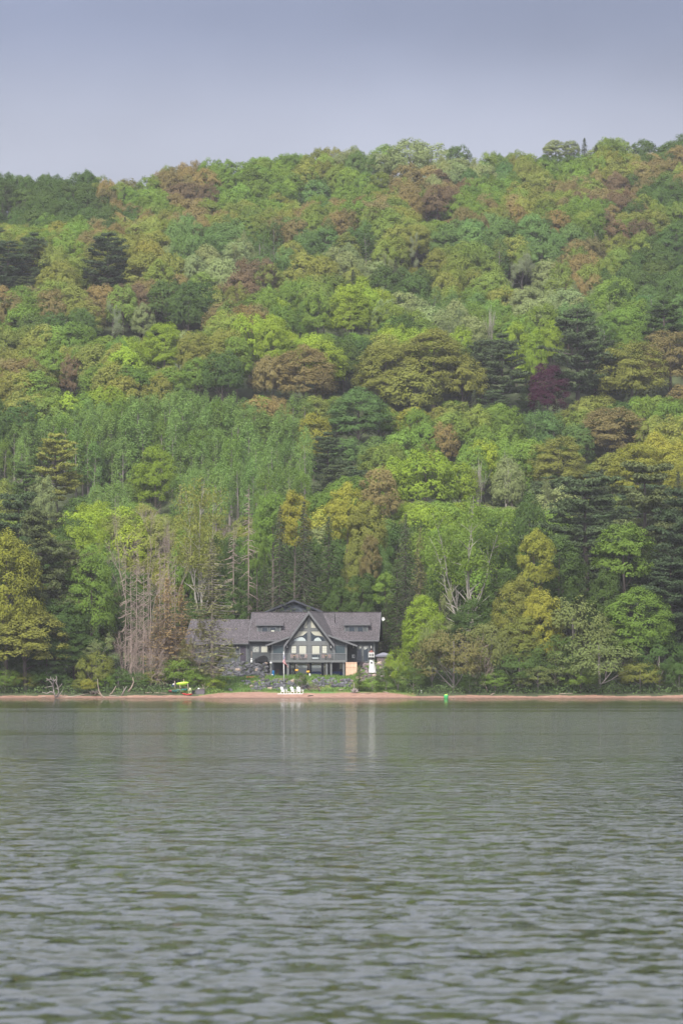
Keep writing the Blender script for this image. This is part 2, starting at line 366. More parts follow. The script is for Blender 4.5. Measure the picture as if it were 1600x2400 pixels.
# ------------------------------------------------------------------ water: real waves near, finer ripples in the shading
def build_water():
    rng = np.random.default_rng(7)
    ys = [9.0]
    while ys[-1] < 501.5: ys.append(ys[-1]*1.0015 + .001)
    ys = np.array(ys); nc = 250
    t = np.linspace(-1, 1, nc); t = np.concatenate([[-60, -12, -3], t, [3, 12, 60]])
    XX = t[None, :]*(ys[:, None]*.17 + .6); XX = np.clip(XX, -700, 700)
    YY = np.repeat(ys[:, None], len(t), 1); Z = np.zeros_like(XX)
    cell_x = 2*(ys*.17+.6)/nc; cell_y = ys*.0015
    K = 150
    lam = np.exp(rng.uniform(np.log(.13), np.log(1.0), K))
    ang = rng.normal(0, .6, K) + np.pi/2
    ph = rng.uniform(0, 6.28, K)
    calm = np.interp(ys, [9, 120, 230, 330], [1, 1, .5, .12])
    # gusts: slow modulation of the ripple height
    for i in range(K):
        kx, ky = 2*np.pi/lam[i]*np.cos(ang[i]), 2*np.pi/lam[i]*np.sin(ang[i])
        slope = .0128*np.interp(lam[i], [.14, .35, .8, 1.25], [.9, 1.3, 1.1, .6])
        amp = slope*lam[i]/(2*np.pi)*1.414
        fade = np.clip((lam[i]/np.maximum(abs(np.cos(ang[i]))*cell_x*4, cell_y*4) - 1)/1.0, 0, 1)*calm
        gm = .78 + .44*np.sin(XX*.35/lam[i]**.5 + ph[i]*3)*np.sin(YY*.22/lam[i]**.5 + ph[i])
        Z += amp*fade[:, None]*gm*np.sin(kx*XX + ky*YY + ph[i])
    Z *= (abs(t) <= 1)[None, :]
    Z *= (1 - smooth(400, 480, YY))
    nx = len(t); co = np.stack([XX, YY, Z], -1).reshape(-1, 3)
    # the lake behind the camera
    extra = np.array([[-700, -300, 0], [700, -300, 0]], float)
    i = np.arange((nx-1)*(len(ys)-1)); r = i//(nx-1); c = i % (nx-1); a = r*nx+c
    f = np.stack([a, a+1, a+1+nx, a+nx], -1)
    n0 = len(co); co = np.concatenate([co, extra])
    xl = XX[:, 0]; k = int(np.argmax(xl <= -699.9))          # first row that reaches the full width
    me = bpy.data.meshes.new('water')
    faces = f
    loops = faces.astype(np.int32).ravel()
    side = []
    # fill the wedges left and right of the fan, and the strip behind
    L = [n0] + [r_*nx for r_ in range(k, -1, -1)]; R = [r_*nx+nx-1 for r_ in range(0, k+1)]
    poly = [n0, n0+1] + [r_*nx+nx-1 for r_ in range(k, -1, -1)] + [c_ for c_ in range(nx-2, 0, -1)] + [r_*nx for r_ in range(0, k+1)]
    me.vertices.add(len(co)); me.vertices.foreach_set('co', co.astype(np.float32).ravel())
    al = np.concatenate([loops, np.array(poly, np.int32)])
    me.loops.add(len(al)); me.loops.foreach_set('vertex_index', al)
    st = np.concatenate([np.arange(0, len(loops), 4), [len(loops)]]).astype(np.int32)
    me.polygons.add(len(st)); me.polygons.foreach_set('loop_start', st)
    me.update(calc_edges=True); me.polygons.foreach_set('use_smooth', np.ones(len(st), bool))
    m = MT('lake water')
    b = m.b; b.inputs['Base Color'].default_value = (.020, .026, .014, 1); b.inputs['IOR'].default_value = 1.333
    co_ = m.n('ShaderNodeTexCoord'); sp = m.n('ShaderNodeSeparateXYZ'); m.l(co_.outputs['Object'], sp.inputs[0])
    rg = m.ramp(sp.outputs['Y'], [(0, (0, 0, 0)), (1, (1, 1, 1))])
    mr = m.n('ShaderNodeMapRange'); mr.inputs[1].default_value = 60; mr.inputs[2].default_value = 260; mr.inputs[3].default_value = .03; mr.inputs[4].default_value = .10
    m.l(sp.outputs['Y'], mr.inputs[0])
    mr2 = m.n('ShaderNodeMapRange'); mr2.inputs[1].default_value = 230; mr2.inputs[2].default_value = 430; mr2.inputs[3].default_value = 0; mr2.inputs[4].default_value = -.07
    m.l(sp.outputs['Y'], mr2.inputs[0]); ad = m.n('ShaderNodeMath', operation='ADD'); m.l(mr.outputs[0], ad.inputs[0]); m.l(mr2.outputs[0], ad.inputs[1])
    m.l(ad.outputs[0], b.inputs['Roughness'])
    n1 = m.noise(1.3, 5, stretch=(.9, .8, 1)); n2 = m.noise(1.0, 2, stretch=(2.2, 3.6, 1)); n3 = m.noise(1.0, 3, stretch=(.006, .05, 1))
    h = m.n('ShaderNodeMath', operation='MULTIPLY_ADD'); m.l(n2, h.inputs[0]); h.inputs[1].default_value = .18; m.l(n1, h.inputs[2])
    n4 = m.noise(1.0, 2, stretch=(.95, .6, 1)); h4 = m.n('ShaderNodeMath', operation='MULTIPLY_ADD'); m.l(n4, h4.inputs[0]); h4.inputs[1].default_value = 1.1; m.l(h.outputs[0], h4.inputs[2]); h = h4
    st_ = m.n('ShaderNodeMapRange'); st_.inputs[1].default_value = 24; st_.inputs[2].default_value = 75; st_.inputs[3].default_value = .10; st_.inputs[4].default_value = 1.0
    m.l(sp.outputs['Y'], st_.inputs[0])
    st2 = m.n('ShaderNodeMapRange'); st2.inputs[1].default_value = 225; st2.inputs[2].default_value = 370; st2.inputs[3].default_value = 1; st2.inputs[4].default_value = .24
    m.l(sp.outputs['Y'], st2.inputs[0])
    mu = m.n('ShaderNodeMath', operation='MULTIPLY'); m.l(st_.outputs[0], mu.inputs[0]); m.l(st2.outputs[0], mu.inputs[1])
    gu = m.n('ShaderNodeMapRange'); gu.inputs[1].default_value = .35; gu.inputs[2].default_value = .65; gu.inputs[3].default_value = .35; gu.inputs[4].default_value = 1.5; m.l(n3, gu.inputs[0])
    mu2 = m.n('ShaderNodeMath', operation='MULTIPLY'); m.l(mu.outputs[0], mu2.inputs[0]); m.l(gu.outputs[0], mu2.inputs[1])
    bp = m.bump(h.outputs[0], 1, .1); m.l(mu2.outputs[0], bp.inputs['Strength']); bp.inputs['Distance'].default_value = .40
    me.materials.append(m.m)
    o = bpy.data.objects.new('water', me); COL.objects.link(o); o['kind'] = 'structure'
build_water()
# ------------------------------------------------------------------ the lakeside house
YA, YM, YD, YR = 525.0, 528.0, 522.0, 533.5      # A-frame front, main wall, deck edge, main ridge
EX = .07                                         # the house stands turned a little: its depth runs back and to the right
def back(p, d, ex=EX): return Vector((p[0] + ex*d, p[1] + d, p[2]))
def window(parent, u0, v0, u1, v1, Y, fw=.07, frame='trim', pane='glass', mull=(), proud=.05):
    """frame with its pane, standing proud of the wall plane at distance Y"""
    a = U(u0, v1, Y); b = U(u1, v0, Y); f = MB()
    f.box((a.x-fw, Y-proud, a.z-fw), (b.x+fw, Y-.002, a.z)); f.box((a.x-fw, Y-proud, b.z), (b.x+fw, Y-.002, b.z+fw))
    f.box((a.x-fw, Y-proud, a.z), (a.x, Y-.002, b.z)); f.box((b.x, Y-proud, a.z), (b.x+fw, Y-.002, b.z))
    for q in mull:
        x = U(q, v0, Y).x; f.box((x-.03, Y-proud, a.z), (x+.03, Y-.002, b.z))
    w = f.build('window', M[frame], parent)
    MB().box((a.x, Y-.02, a.z), (b.x, Y-.002, b.z)).build('pane', M[pane], w)
    return w, a, b
def blind(w, u0, v0, u1, v1, Y, mat='blind', name='blind'):
    a = U(u0, v1, Y); b = U(u1, v0, Y)
    return MB().box((a.x, Y-.034, a.z), (b.x, Y-.0215, b.z)).build(name, M[mat], w)
def slab(mb, pts, th):
    """a roof plane: four corners, thickness downwards"""
    pts = [Vector(p) for p in pts]; n = (pts[1]-pts[0]).cross(pts[2]-pts[0]).normalized()
    if n.z > 0: n = -n
    return mb.prism(pts, n*th)

H = thing('house', (-5.8, 526, 3.8), 'dark grey lakeside house with a tall glazed A-frame gable and long shingle roof', 'house')
# main block
zl, ze = U(0, 552/1, YM).z, None
fl = U(0, 458, YM).z                               # upper floor level
zE = U(0, 303, YM).z; zR = U(0, 105, YR).z
xl, xr = U(556, 0, YM).x, U(1440, 0, YM).x
w = MB()
prof = [(YM, fl-.3), (YM, zE+.12), (YR, zR-.42), (YR+6.0, zE+.12), (YR+6.0, fl-.3)]
L = [Vector((xl + EX*(y-YM), y, z)) for y, z in prof]
w.prism(L, (xr-xl, 0, 0)); w.build('wall', M['siding'], H)
rl, rr = U(550, 0, YM-.6).x, U(1470, 0, YM-.6).x
r = MB()
eF = Vector((rl, YM-.7, zE)); eF2 = Vector((rr, YM-.7, zE)); RL = back(eF, YR-YM+.7); RR = back(eF2, YR-YM+.7); RL.z = RR.z = zR
BL = back(RL, 6.7); BR = back(RR, 6.7); BL.z = BR.z = zE
slab(r, [eF, eF2, RR, RL], .14); slab(r, [RL, RR, BR, BL], .14)
roof = r.build('roof', M['roof'], H)
f = MB()
f.box((rl, YM-.74, zE-.24), (rr, YM-.705, zE-.01))
for A, B, C_ in ((eF, RL, BL), (eF2, RR, BR)):
    s_ = -1 if A is eF else 1
    for p, q in ((A, B), (B, C_)):
        p2 = p + Vector((s_*.03, 0, -.13)); q2 = q + Vector((s_*.03, 0, -.13)); f.bar(p2, q2, .05, .28)
f.build('roof_edge', M['fascia'], roof)
MB().bar(RL+Vector((0,0,.02)), RR+Vector((0,0,.02)), .3, .06).build('ridge_cap', M['roof'], roof)
p = U(1160, 165, 530.2); MB().tube([p-Vector((0,0,.4)), p+Vector((0,0,1.25))], .07, 8).build('vent_pipe', M['black'], roof)
# corner boards and soffit line
for u in (560, 1437):
    a = U(u-4, 455, YM); b = U(u+4, 308, YM); MB().box((a.x, YM-.04, a.z), (b.x, YM-.002, b.z)).build('corner_board', M['trim'], H)

# left wing (garage)
W_ = MB(); YW = YM-.3
wfl = U(0, 455, YW).z; wE = U(0, 325, YW).z; wR = U(0, 156, YR-1).z
x0, x1 = U(150, 0, YW).x, xl-.004
prof = [(YW, wfl-.3), (YW, wE+.1), (YR-1, wR-.35), (YR+4, wE+.1), (YR+4, wfl-.3)]
W_.prism([Vector((x0+EX*(y-YW), y, z)) for y, z in prof], (x1-x0, 0, 0)); W_.build('wing_wall', M['siding'], H)
r = MB(); a = Vector((U(92, 0, YW-.6).x, YW-.6, wE)); b = Vector((rl-.01, YW-.6, wE)); c = Vector((rl+.3, YR-1, wR)); d = Vector((U(146, 0, YR-1).x, YR-1, wR))
slab(r, [a, b, c, d], .14); e1 = Vector((d.x-1.0, YR+4.6, wE)); e2 = Vector((c.x, YR+4.6, wE)); slab(r, [d, c, e2, e1], .14)
wr = r.build('wing_roof', M['roof'], H)
MB().box((a.x, YW-.64, wE-.2), (b.x, YW-.605, wE-.01)).bar(a+Vector((-.02,0,-.1)), d+Vector((-.02,0,-.1)), .05, .22).build('wing_roof_edge', M['fascia'], wr)
# lower, darker bay roof at the far left end
r = MB(); q = [U(88, 338, YW-1.2), U(158, 328, YW-1.2), U(176, 236, YW+1.8), U(120, 236, YW+1.8)]
slab(r, q, .12).build('bay_roof', M['roof'], H)
dr = MB(); a = U(491, 452, YW); b = U(532, 347, YW); dr.box((a.x, YW-.05, a.z), (b.x, YW-.002, b.z)); dob = dr.build('door', M['doorpaint'], H)
k = MB()
for i in range(3):
    for j in range(2):
        xx = a.x + (b.x-a.x)*(.12+.46*j); zz = a.z + (b.z-a.z)*(.08+.31*i); k.box((xx, YW-.07, zz), (xx+(b.x-a.x)*.3, YW-.052, zz+(b.z-a.z)*.23))
k.build('door_panel', M['doorpaint'], dob)
MB().tube([(b.x-.12, YW-.12, a.z+1.0), (b.x-.12, YW-.05, a.z+1.0)], .04, 8).build('door_handle', M['metal'], dob)
f = MB()
for u0, u1, v0, v1 in ((484, 490.5, 340, 455), (532.5, 539, 340, 455), (484, 539, 333, 340)):
    a = U(u0, v1, YW); b = U(u1, v0, YW); f.box((a.x, YW-.06, a.z), (b.x, YW-.002, b.z))
f.build('door_frame', M['trim'], dob)
window(H, 262, 352, 300, 400, YW)
# wall lamps
def wall_lamp(u, v, Y):
    p = U(u, v, Y); m_ = MB()
    m_.box((p.x-.16, Y-.06, p.z-.36), (p.x+.16, Y-.003, p.z+.36)); m_.box((p.x-.2, Y-.24, p.z+.3), (p.x+.2, Y-.061, p.z+.4)); m_.box((p.x-.2, Y-.24, p.z-.4), (p.x+.2, Y-.061, p.z-.3))
    for sx in (-1, 1): m_.box((p.x+sx*.17-.03, Y-.23, p.z-.299), (p.x+sx*.17+.03, Y-.19, p.z+.299))
    o = m_.build('wall_lamp', M['black'], H)
    MB().box((p.x-.08, Y-.16, p.z-.24), (p.x+.08, Y-.07, p.z+.24)).build('lamp_glass', M['lampglass'], o)
for u, Y in ((470, YW), (1290, YM), (1416, YM), (697, YM)): wall_lamp(u, 352, Y)
# windows of the main wall, left of the gable: patterned blind and plain pale blind
w_, _, _ = window(H, 580, 347, 625, 390, YM); blind(w_, 582, 349, 623, 388, YM, 'lace')
w_, _, _ = window(H, 638, 345, 683, 391, YM); blind(w_, 640, 347, 681, 389, YM)
# right of the gable: glazed double doors
for u0, u1 in ((1318, 1348), (1362, 1394)):
    w_, a, b = window(H, u0, 345, u1, 452, YM, fw=.1)
    q = [U(u0+2, 347, YM), U(u1-2, 347, YM), U(u1-2, 358, YM), U(u0+10, 372, YM), U(u0+2, 366, YM)]
    MB().prism([Vector((p.x, YM-.034, p.z)) for p in q], (0, .012, 0)).build('sky_reflection', M['lace'], w_)  # pale shape laid on the pane, standing in for reflected sky
MB().tube([U(1356, 405, YM)+Vector((0,-.12,0)), U(1356, 415, YM)+Vector((0,-.12,0))], .03, 6).build('door_handle', M['metal'], H)

# dormers
def dormer(u0, u1, vt, vb, fu0, fu1, fv0, fv1, wins):
    Yd = 529.2; a = U(fu0, fv1, Yd); b = U(fu1, fv0, Yd)
    bx = MB(); bx.prism([(a.x, Yd, a.z-.5), (b.x, Yd, a.z-.5), (b.x, Yd, b.z), (a.x, Yd, b.z)], (EX*3.5, 3.5, 0))
    dm = bx.build('dormer', M['siding'], H)
    c0 = U(u0, vb, Yd-.28); c1 = U(u1, vb, Yd-.28); c2 = U(u1-4, vt, YR-1.2); c3 = U(u0+12, vt, YR-1.2)
    slab(MB(), [c0, c1, c2, c3], .12).build('dormer_roof', M['roof'], dm)
    MB().box((c0.x, Yd-.32, c0.z-.16), (c1.x, Yd-.283, c0.z-.012)).build('dormer_edge', M['fascia'], dm)
    for u in (fu0, fu1): x = U(u, 0, Yd).x; MB().box((x-.12, Yd-.03, a.z), (x+.12, Yd-.002, b.z)).build('dormer_trim', M['trim'], dm)
    for i, (q0, q1, q2, q3, bl) in enumerate(wins):
        w_, _, _ = window(H, q0, q2, q1, q3, Yd, fw=.09)
        if bl: blind(w_, *bl, Yd, 'blind')
dormer(597, 797, 150, 195, 614, 774, 202, 257, [(646, 683, 214, 250, None), (703, 740, 214, 250, (709, 233, 733, 248))])
dormer(1213, 1410, 147, 193, 1230, 1389, 200, 255, [(1259, 1299, 208, 249, None), (1320, 1358, 208, 249, None)])

# A-frame block
def UF(u, v, Y=YA): return U(u, v, Y)
af = [UF(815, 456), UF(1140, 456), UF(1140, 322), UF(975, 112), UF(815, 322)]
MB().prism(af, (.2*3.4, 3.4, 0)).build('gable_wall', M['batten'], H)
YF = YA-.9
apex = U(975, 97, YF); lo_l = U(797, 341, YF); lo_r = U(1158, 337, YF)
r = MB()
run = 9.2; ex2 = .245
def bk(p, d): return Vector((p.x + ex2*d, p.y + d, p.z))
ap2 = bk(apex, YR-YF)
# roof planes end in the main roof: the low corners run back only as far as the main roof is below them
slab(r, [lo_l, apex, ap2, bk(lo_l, 4.2)], .16)
slab(r, [apex, lo_r, bk(lo_r, 4.2), ap2], .16)
gr = r.build('gable_roof', M['roof'], H)
f = MB()
for q in (lo_l, lo_r):
    d = (apex-q).normalized(); nn = Vector((0, 0, -1)); off = Vector((0, -.03, -.16))
    f.prism([q+off+Vector((0,0,.17)), apex+off+Vector((0,0,.17)), apex+off+Vector((0,0,-.40)), q+off+Vector((0,0,-.40))], (0, .06, 0))
f.build('rake_board', M['fascia'], gr)
# posts, beams on the glazed front
f = MB()
def pb(u0, v0, u1, v1, dy=.10, Y=YA):
    a = U(u0, v1, Y); b = U(u1, v0, Y); f.box((a.x, Y-dy, a.z), (b.x, Y-.002, b.z))
pb(967, 128, 988, 444, .13); pb(915, 222, 966.8, 237); pb(988.2, 222, 1040, 237); pb(838, 312, 966.8, 340); pb(988.2, 312, 1118, 340)
pb(843, 340.2, 849, 444, .08); pb(890, 340.2, 904, 444, .08); pb(960, 340.2, 966.8, 444, .08); pb(988.2, 340.2, 995, 444, .08); pb(1055, 340.2, 1066, 444, .08); pb(1106, 340.2, 1112, 444, .08)
f.build('gable_beam', M['trim'], H)
def polywin(pts, refl):
    q = [Vector((U(u, v, YA).x, YA-.02, U(u, v, YA).z)) for u, v in pts]
    c = sum(q, Vector())/len(q); fr = MB()
    n_ = len(q)
    for i in range(n_):
        p, s_ = q[i], q[(i+1) % n_]; fr.bar(p + Vector((0,-.02,0)), s_ + Vector((0,-.02,0)), .08, .07, up=(0,1,0))
    w_ = fr.build('window', M['trim'], H)
    MB().prism(q, (0, .018, 0)).build('pane', M['glass'], w_)
    for c_, mt in refl:
        qq = [Vector((U(u, v, YA).x, YA-.034, U(u, v, YA).z)) for u, v in c_]
        MB().prism(qq, (0, .012, 0)).build('sky_reflection', M[mt], w_)  # reflection painted as a pale polygon in front of the dark pane
polywin([(926, 219), (965, 219), (965, 158)], [([(938, 217), (964, 217), (964, 163), (950, 184)], 'sky_reflection')])
polywin([(989, 158), (989, 219), (1032, 219)], [([(990, 163), (990, 217), (1026, 217), (1008, 187)], 'sky_reflection')])
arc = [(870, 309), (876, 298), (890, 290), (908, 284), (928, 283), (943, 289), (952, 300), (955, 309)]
polywin([(862, 311), (965, 311), (965, 239), (906, 239)], [([(868, 288), (907, 241), (964, 241), (964, 246), (950, 258), (935, 270), (915, 275), (893, 283), (872, 292)], 'sky_reflection'), (arc, 'paleglass')])
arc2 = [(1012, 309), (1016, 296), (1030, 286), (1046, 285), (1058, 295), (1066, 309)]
polywin([(989, 239), (989, 311), (1098, 311), (1050, 239)], [([(991, 241), (1049, 241), (1082, 284), (1066, 276), (1048, 272), (1020, 270), (1005, 262), (992, 246)], 'sky_reflection'), (arc2, 'paleglass')])
for (u0, u1, vb, m1, vbl) in ((850, 889, 400, 'lace', 398), (905, 959, 437, 'blind', 405), (996, 1054, 437, 'blind', 405), (1067, 1105, 400, 'lace', 398)):
    w_, _, _ = window(H, u0, 342, u1, vb, YA, fw=.04, proud=.06); blind(w_, u0+3, 344, u1-3, vbl-2, YA, m1 if m1 == 'blind' else 'blind')
    if m1 == 'lace':
        f = MB(); a = U(u0+3, 396, YA); b = U(u1-3, 344, YA)
        for i in range(1, 4): z = a.z+(b.z-a.z)*i/4; f.box((a.x, YA-.05, z-.02), (b.x, YA-.0345, z+.02))
        f.build('glazing_bar', M['white'], w_)
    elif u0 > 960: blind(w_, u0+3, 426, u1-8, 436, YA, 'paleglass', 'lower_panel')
wall_lamp(823, 350, YA); wall_lamp(1132, 350, YA)

# side porches with shed roofs
def porch(uA, uB, eU, eV, tU, tV, sgn):
    YP = YA-.3
    lo, hi = min(uA, uB), max(uA, uB)
    a = U(lo, 456, YP); b = U(hi, 0, YP)
    zt_in = U(0, 285, YP).z; zt_out = U(0, 318, YP).z
    zl_, zr_ = (zt_out, zt_in) if sgn < 0 else (zt_in, zt_out)
    MB().prism([(a.x, YP, a.z), (b.x, YP, a.z), (b.x, YP, zr_), (a.x, YP, zl_)], (EX*3.2, 3.2, 0)).build('porch_wall', M['siding'], H)
    t = U(tU, tV, YP-.8); e = U(eU, eV, YP-.8)
    r_ = MB(); slab(r_, [t, e, back(e, 4.6), back(t, 4.6)], .14); ro = r_.build('porch_roof', M['roof'], H)
    off = Vector((0, -.035, 0))
    MB().prism([t+off+Vector((0,0,.02)), e+off+Vector((0,0,.02)), e+off+Vector((0,0,-.3)), t+off+Vector((0,0,-.3))], (0, .03, 0)).build('porch_rake_board', M['fascia'], ro)
    c0, c1 = (722, 797) if sgn < 0 else (1160, 1232)
    w_, _, _ = window(H, c0+2, 342, c1-2, 398, YP, pane='screen')
    for u in ((716, 801) if sgn < 0 else (1154, 1239)): x = U(u, 0, YP).x; MB().box((x-.15, YP-.06, a.z), (x+.15, YP-.003, U(0, 330, YP).z)).build('porch_post', M['trim'], H)
porch(716, 815, 668, 338, 838, 276, -1)
porch(1140, 1240, 1318, 340, 1112, 264, 1)

# deck with cable railing
a = U(702, 461, YD); b = U(1238, 445, YD)
zt = b.z
dk = MB().box((a.x, YD+.06, zt-.1), (b.x, YA-.31, zt)).build('deck', M['deck'], H)
MB().box((a.x-.05, YD, a.z), (b.x+.05, YD+.055, zt+.02)).build('deck_fascia', M['trim'], H)
j = MB()
for i in range(12):
    x = a.x+.3+i*(b.x-a.x-.6)/11; j.box((x-.04, YD+.07, a.z+.05), (x+.04, YA-.4, zt-.105))
j.build('joist', M['brown'], dk)
for u, wd_ in ((708, .3), (828, .38), (888, .12), (1102, .3), (1133, .32), (1222, .32)):
    p = U(u, 0, YD+.3).x; z0 = g(p, YD+.3)-.2
    MB().box((p-wd_/2, YD+.2, z0), (p+wd_/2, YD+.2+wd_, a.z-.01)).build('deck_post', M['trim'], H)
rt = U(0, 397, YD).z
rail = MB().bar((a.x, YD+.1, rt), (b.x, YD+.1, rt), .09, .05)
ro = rail.build('handrail', M['metal'], H)
for x_ in (a.x+.05, b.x-.05): MB().bar((x_, YD+.15, rt), (x_, YA-.4, rt), .06, .05).build('side_rail', M['metal'], H)
cb = MB()
for i in range(1, 7): z = zt+(rt-zt)*i/7; cb.tube([(a.x, YD+.1, z), (b.x, YD+.1, z)], .012, 4)
cb.build('rail_cable', M['metal'], H)
for u in (706, 770, 838, 905, 972, 1040, 1108, 1172, 1236):
    p = U(u, 0, YD+.1).x; MB().box((p-.035, YD+.07, zt), (p+.035, YD+.13, rt-.03)).build('rail_post', M['trim'], H)

# lower storey
YL = YA+.6
l0, l1 = U(714, 0, YL).x, U(1228, 0, YL).x
MB().box((l0, YL, 3.2), (l1, YM-.01, a.z-.02)).build('lower_wall', M['darkwall'], H)
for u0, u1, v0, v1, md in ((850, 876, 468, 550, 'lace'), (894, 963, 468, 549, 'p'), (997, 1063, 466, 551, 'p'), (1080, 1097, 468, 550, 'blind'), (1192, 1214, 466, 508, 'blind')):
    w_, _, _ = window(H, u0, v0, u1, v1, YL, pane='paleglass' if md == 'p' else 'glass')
    if md != 'p': blind(w_, u0+2, v0+2, u1-2, v1-2, YL, md)
    else:
        q = [U(u0+3, v0+3, YL), U(u1-3, v0+3, YL), U(u1-3, v0+16, YL), U(u1-20, v0+11, YL), U(u0+24, v0+10, YL), U(u0+3, v0+18, YL)]
        MB().prism([Vector((p.x, YL-.034, p.z)) for p in q], (0, .012, 0)).build('sky_reflection', M['sky_reflection'], w_)  # pale upper shape painted on as a reflection
# satellite dish on the right gable end
p = U(1500, 158, YR)
ds = thing('satellite_dish', p + Vector((0,0,-.6)), 'small white satellite dish on the right end of the roof', 'dish')
MB().tube([U(1487, 176, YR), U(1498, 170, YR), U(1500, 160, YR)], .04, 6).build('bracket', M['metal'], ds)
pr = [(0.02, 0), (.2, .02), (.27, .06), (.30, .10), (.29, .11), (.24, .08), (.05, .03)]
m_ = MB(); n = 16; vs = []
for r_, z_ in pr:
    for t in range(n): vs.append((p.x + r_*math.cos(t*2*math.pi/n), p.y-.3-z_, p.z + .1 + r_*math.sin(t*2*math.pi/n)*1.1))
fs = [(i*n+t, i*n+(t+1) % n, (i+1)*n+(t+1) % n, (i+1)*n+t) for i in range(len(pr)-1) for t in range(n)] + [tuple(range(n))]
m_.add(vs, fs, True).build('reflector', M['white'], ds)
MB().tube([p+Vector((0,-.3,-.3)), p+Vector((.18,-.8,-.1))], .025, 6).tube([p+Vector((.18,-.8,-.1)), p+Vector((.28,-.8,0))], .07, 8).build('receiver', M['white'], ds)

# ------------------------------------------------------------------ house behind and the pink-roofed house on the hill
def gable_house(name, label, apex, half, drop, Y, depth, base, wall, roofm, over=.6, trimm='fascia'):
    h = thing(name, (apex.x, Y, base), label, 'house')
    ez = apex.z-drop
    w = MB(); hw = half-over; ezw = apex.z-drop*hw/half
    w.prism([(apex.x-hw, Y, base), (apex.x+hw, Y, base), (apex.x+hw, Y, ezw-.2), (apex.x, Y, apex.z-.2), (apex.x-hw, Y, ezw-.2)], (0, depth, 0)); w.build('wall', M[wall], h)
    r = MB(); q = Vector((0, depth+over*2, 0)); A = Vector((apex.x, Y-over, apex.z)); B = Vector((apex.x-half, Y-over, ez)); C_ = Vector((apex.x+half, Y-over, ez))
    slab(r, [B, A, A+q, B+q], .15); slab(r, [A, C_, C_+q, A+q], .15); ro = r.build('roof', M[roofm], h)
    f = MB(); o_ = Vector((0, -.04, -.03))
    for e in (B, C_): f.prism([e+o_, A+o_, A+o_-Vector((0,0,.32)), e+o_-Vector((0,0,.32))], (0, .035, 0))
    f.build('rake_board', M[trimm], ro)
    return h, ro
hb, hr = gable_house('house', 'dark blue-grey gabled house half hidden behind the main roof', U(870, 16, 548), 5.9, 2.4, 548, 10, 7.0, 'darkwall', 'roof', trimm='darktrim')
cx = U(870, 0, 548).x
pk = ray(1240, 905, 700, 900); ph_, pr_ = gable_house('house', 'pink-roofed house showing behind the purple-leaved tree on the hill', Vector((pk.x+.5, pk.y+9, pk.z+8.2)), 4.5, 1.8, pk.y+9, 8, pk.z-1, 'tubside', 'pinkroof')
c = MB().box((pk.x+1.2, pk.y+13, pk.z+6), (pk.x+2.0, pk.y+14, pk.z+9)).build('chimney', M['brown'], pr_)

# ------------------------------------------------------------------ things around the house
# covered barbecue
def onUY(u, Y): 
    x = U(u, 0, Y).x; return Vector((x, Y, g(x, Y)))
tz = fl+.05
YT = 526.9
def up(u, v, Y): return U(u, v, Y)
zT = U(0, 460, YT).z
b0 = U(643, 0, YT)
prof = [(-1.15, 0), (1.0, 0), (1.05, .85), (.85, 1.1), (.35, 1.35), (-.3, 1.2), (-1.0, .8), (-1.2, .7)]
gx = g(b0.x, YT)
q = thing('barbecue', (b0.x, YT, gx), 'barbecue under a black cover on the terrace left of the deck', 'barbecue')
m_ = MB(); m_.prism([(b0.x+x*1.02, YT-.45, gx+.02+z) for x, z in prof], (0, .9, 0)); cv = m_.build('cover', M['black'], q, bevel=.12)
MB().box((b0.x-1.9, YT-.3, gx+.55), (b0.x-1.22, YT+.3, gx+.62)).build('side_shelf', M['metal'], q)
MB().tube([(b0.x-1.85, YT-.25, gx), (b0.x-1.85, YT-.25, gx+.55)], .03, 6).build('leg', M['black'], q)
# umbrella stand left of barbecue
p = onUY(571, 526.8); q = thing('closed_parasol', p, 'closed slim parasol in a white base beside the covered barbecue', 'parasol')
MB().lathe(p, [(.22, 0), (.2, .5), (.14, .55), (.14, .85)], 12).build('base', M['white'], q)
MB().tube([p+Vector((0,0,.5)), p+Vector((0,0,2.1))], [.05, .035], 8).build('pole', M['log'], q)
# white sign / box by the right doors
p = U(1290, 430, YM-.5); q = thing('mail_box', (p.x, p.y, g(p.x, p.y)), 'small white box with a dark mark on a post right of the deck', 'box')
MB().box((p.x-.25, p.y-.15, p.z), (p.x+.25, p.y+.15, p.z+.62)).build('case', M['white'], q, bevel=.03)
MB().box((p.x+.02, p.y-.165, p.z+.2), (p.x+.16, p.y-.153, p.z+.45)).build('plate', M['black'], q)
MB().tube([(p.x, p.y, g(p.x, p.y)), (p.x, p.y, p.z-.002)], .05, 8).build('post', M['black'], q)

# lighthouse ornament
Yl = 519.5
top, bot = U(1413, 392, Yl), U(1424, 533, Yl)
bz = bot.z; lx = (U(1405, 0, Yl).x + U(1446, 0, Yl).x)/2
hT = U(0, 437, Yl).z - bz
q = thing('ornamental_lighthouse', (lx, Yl, bz), 'white wooden ornamental lighthouse with red cap on the rock slope', 'lighthouse')
c0 = U(1416, 0, Yl).x - lx
vs = []
for z, r_, dx in ((0, .68, 0), (hT, .36, c0*.8)):
    for t in range(8): a_ = t*math.pi/4+math.pi/8; vs.append((lx+dx+r_*math.cos(a_), Yl+r_*math.sin(a_), bz+z))
MB().add(vs, [(t, (t+1) % 8, 8+(t+1) % 8, 8+t) for t in range(8)] + [tuple(range(7,-1,-1)), tuple(range(8,16))]).build('tower', M['white'], q)
lx2 = lx+c0*.8
MB().lathe((lx2, Yl, bz+hT+.003), [(.55, 0), (.58, .12), (.42, .2), (.42, .3)], 8).build('gallery', M['black'], q)
lr = MB().box((lx2-.5, Yl-.5, bz+hT+.32), (lx2+.5, Yl+.5, bz+hT+1.12)).build('lantern_room', M['white'], q)
wn = MB()
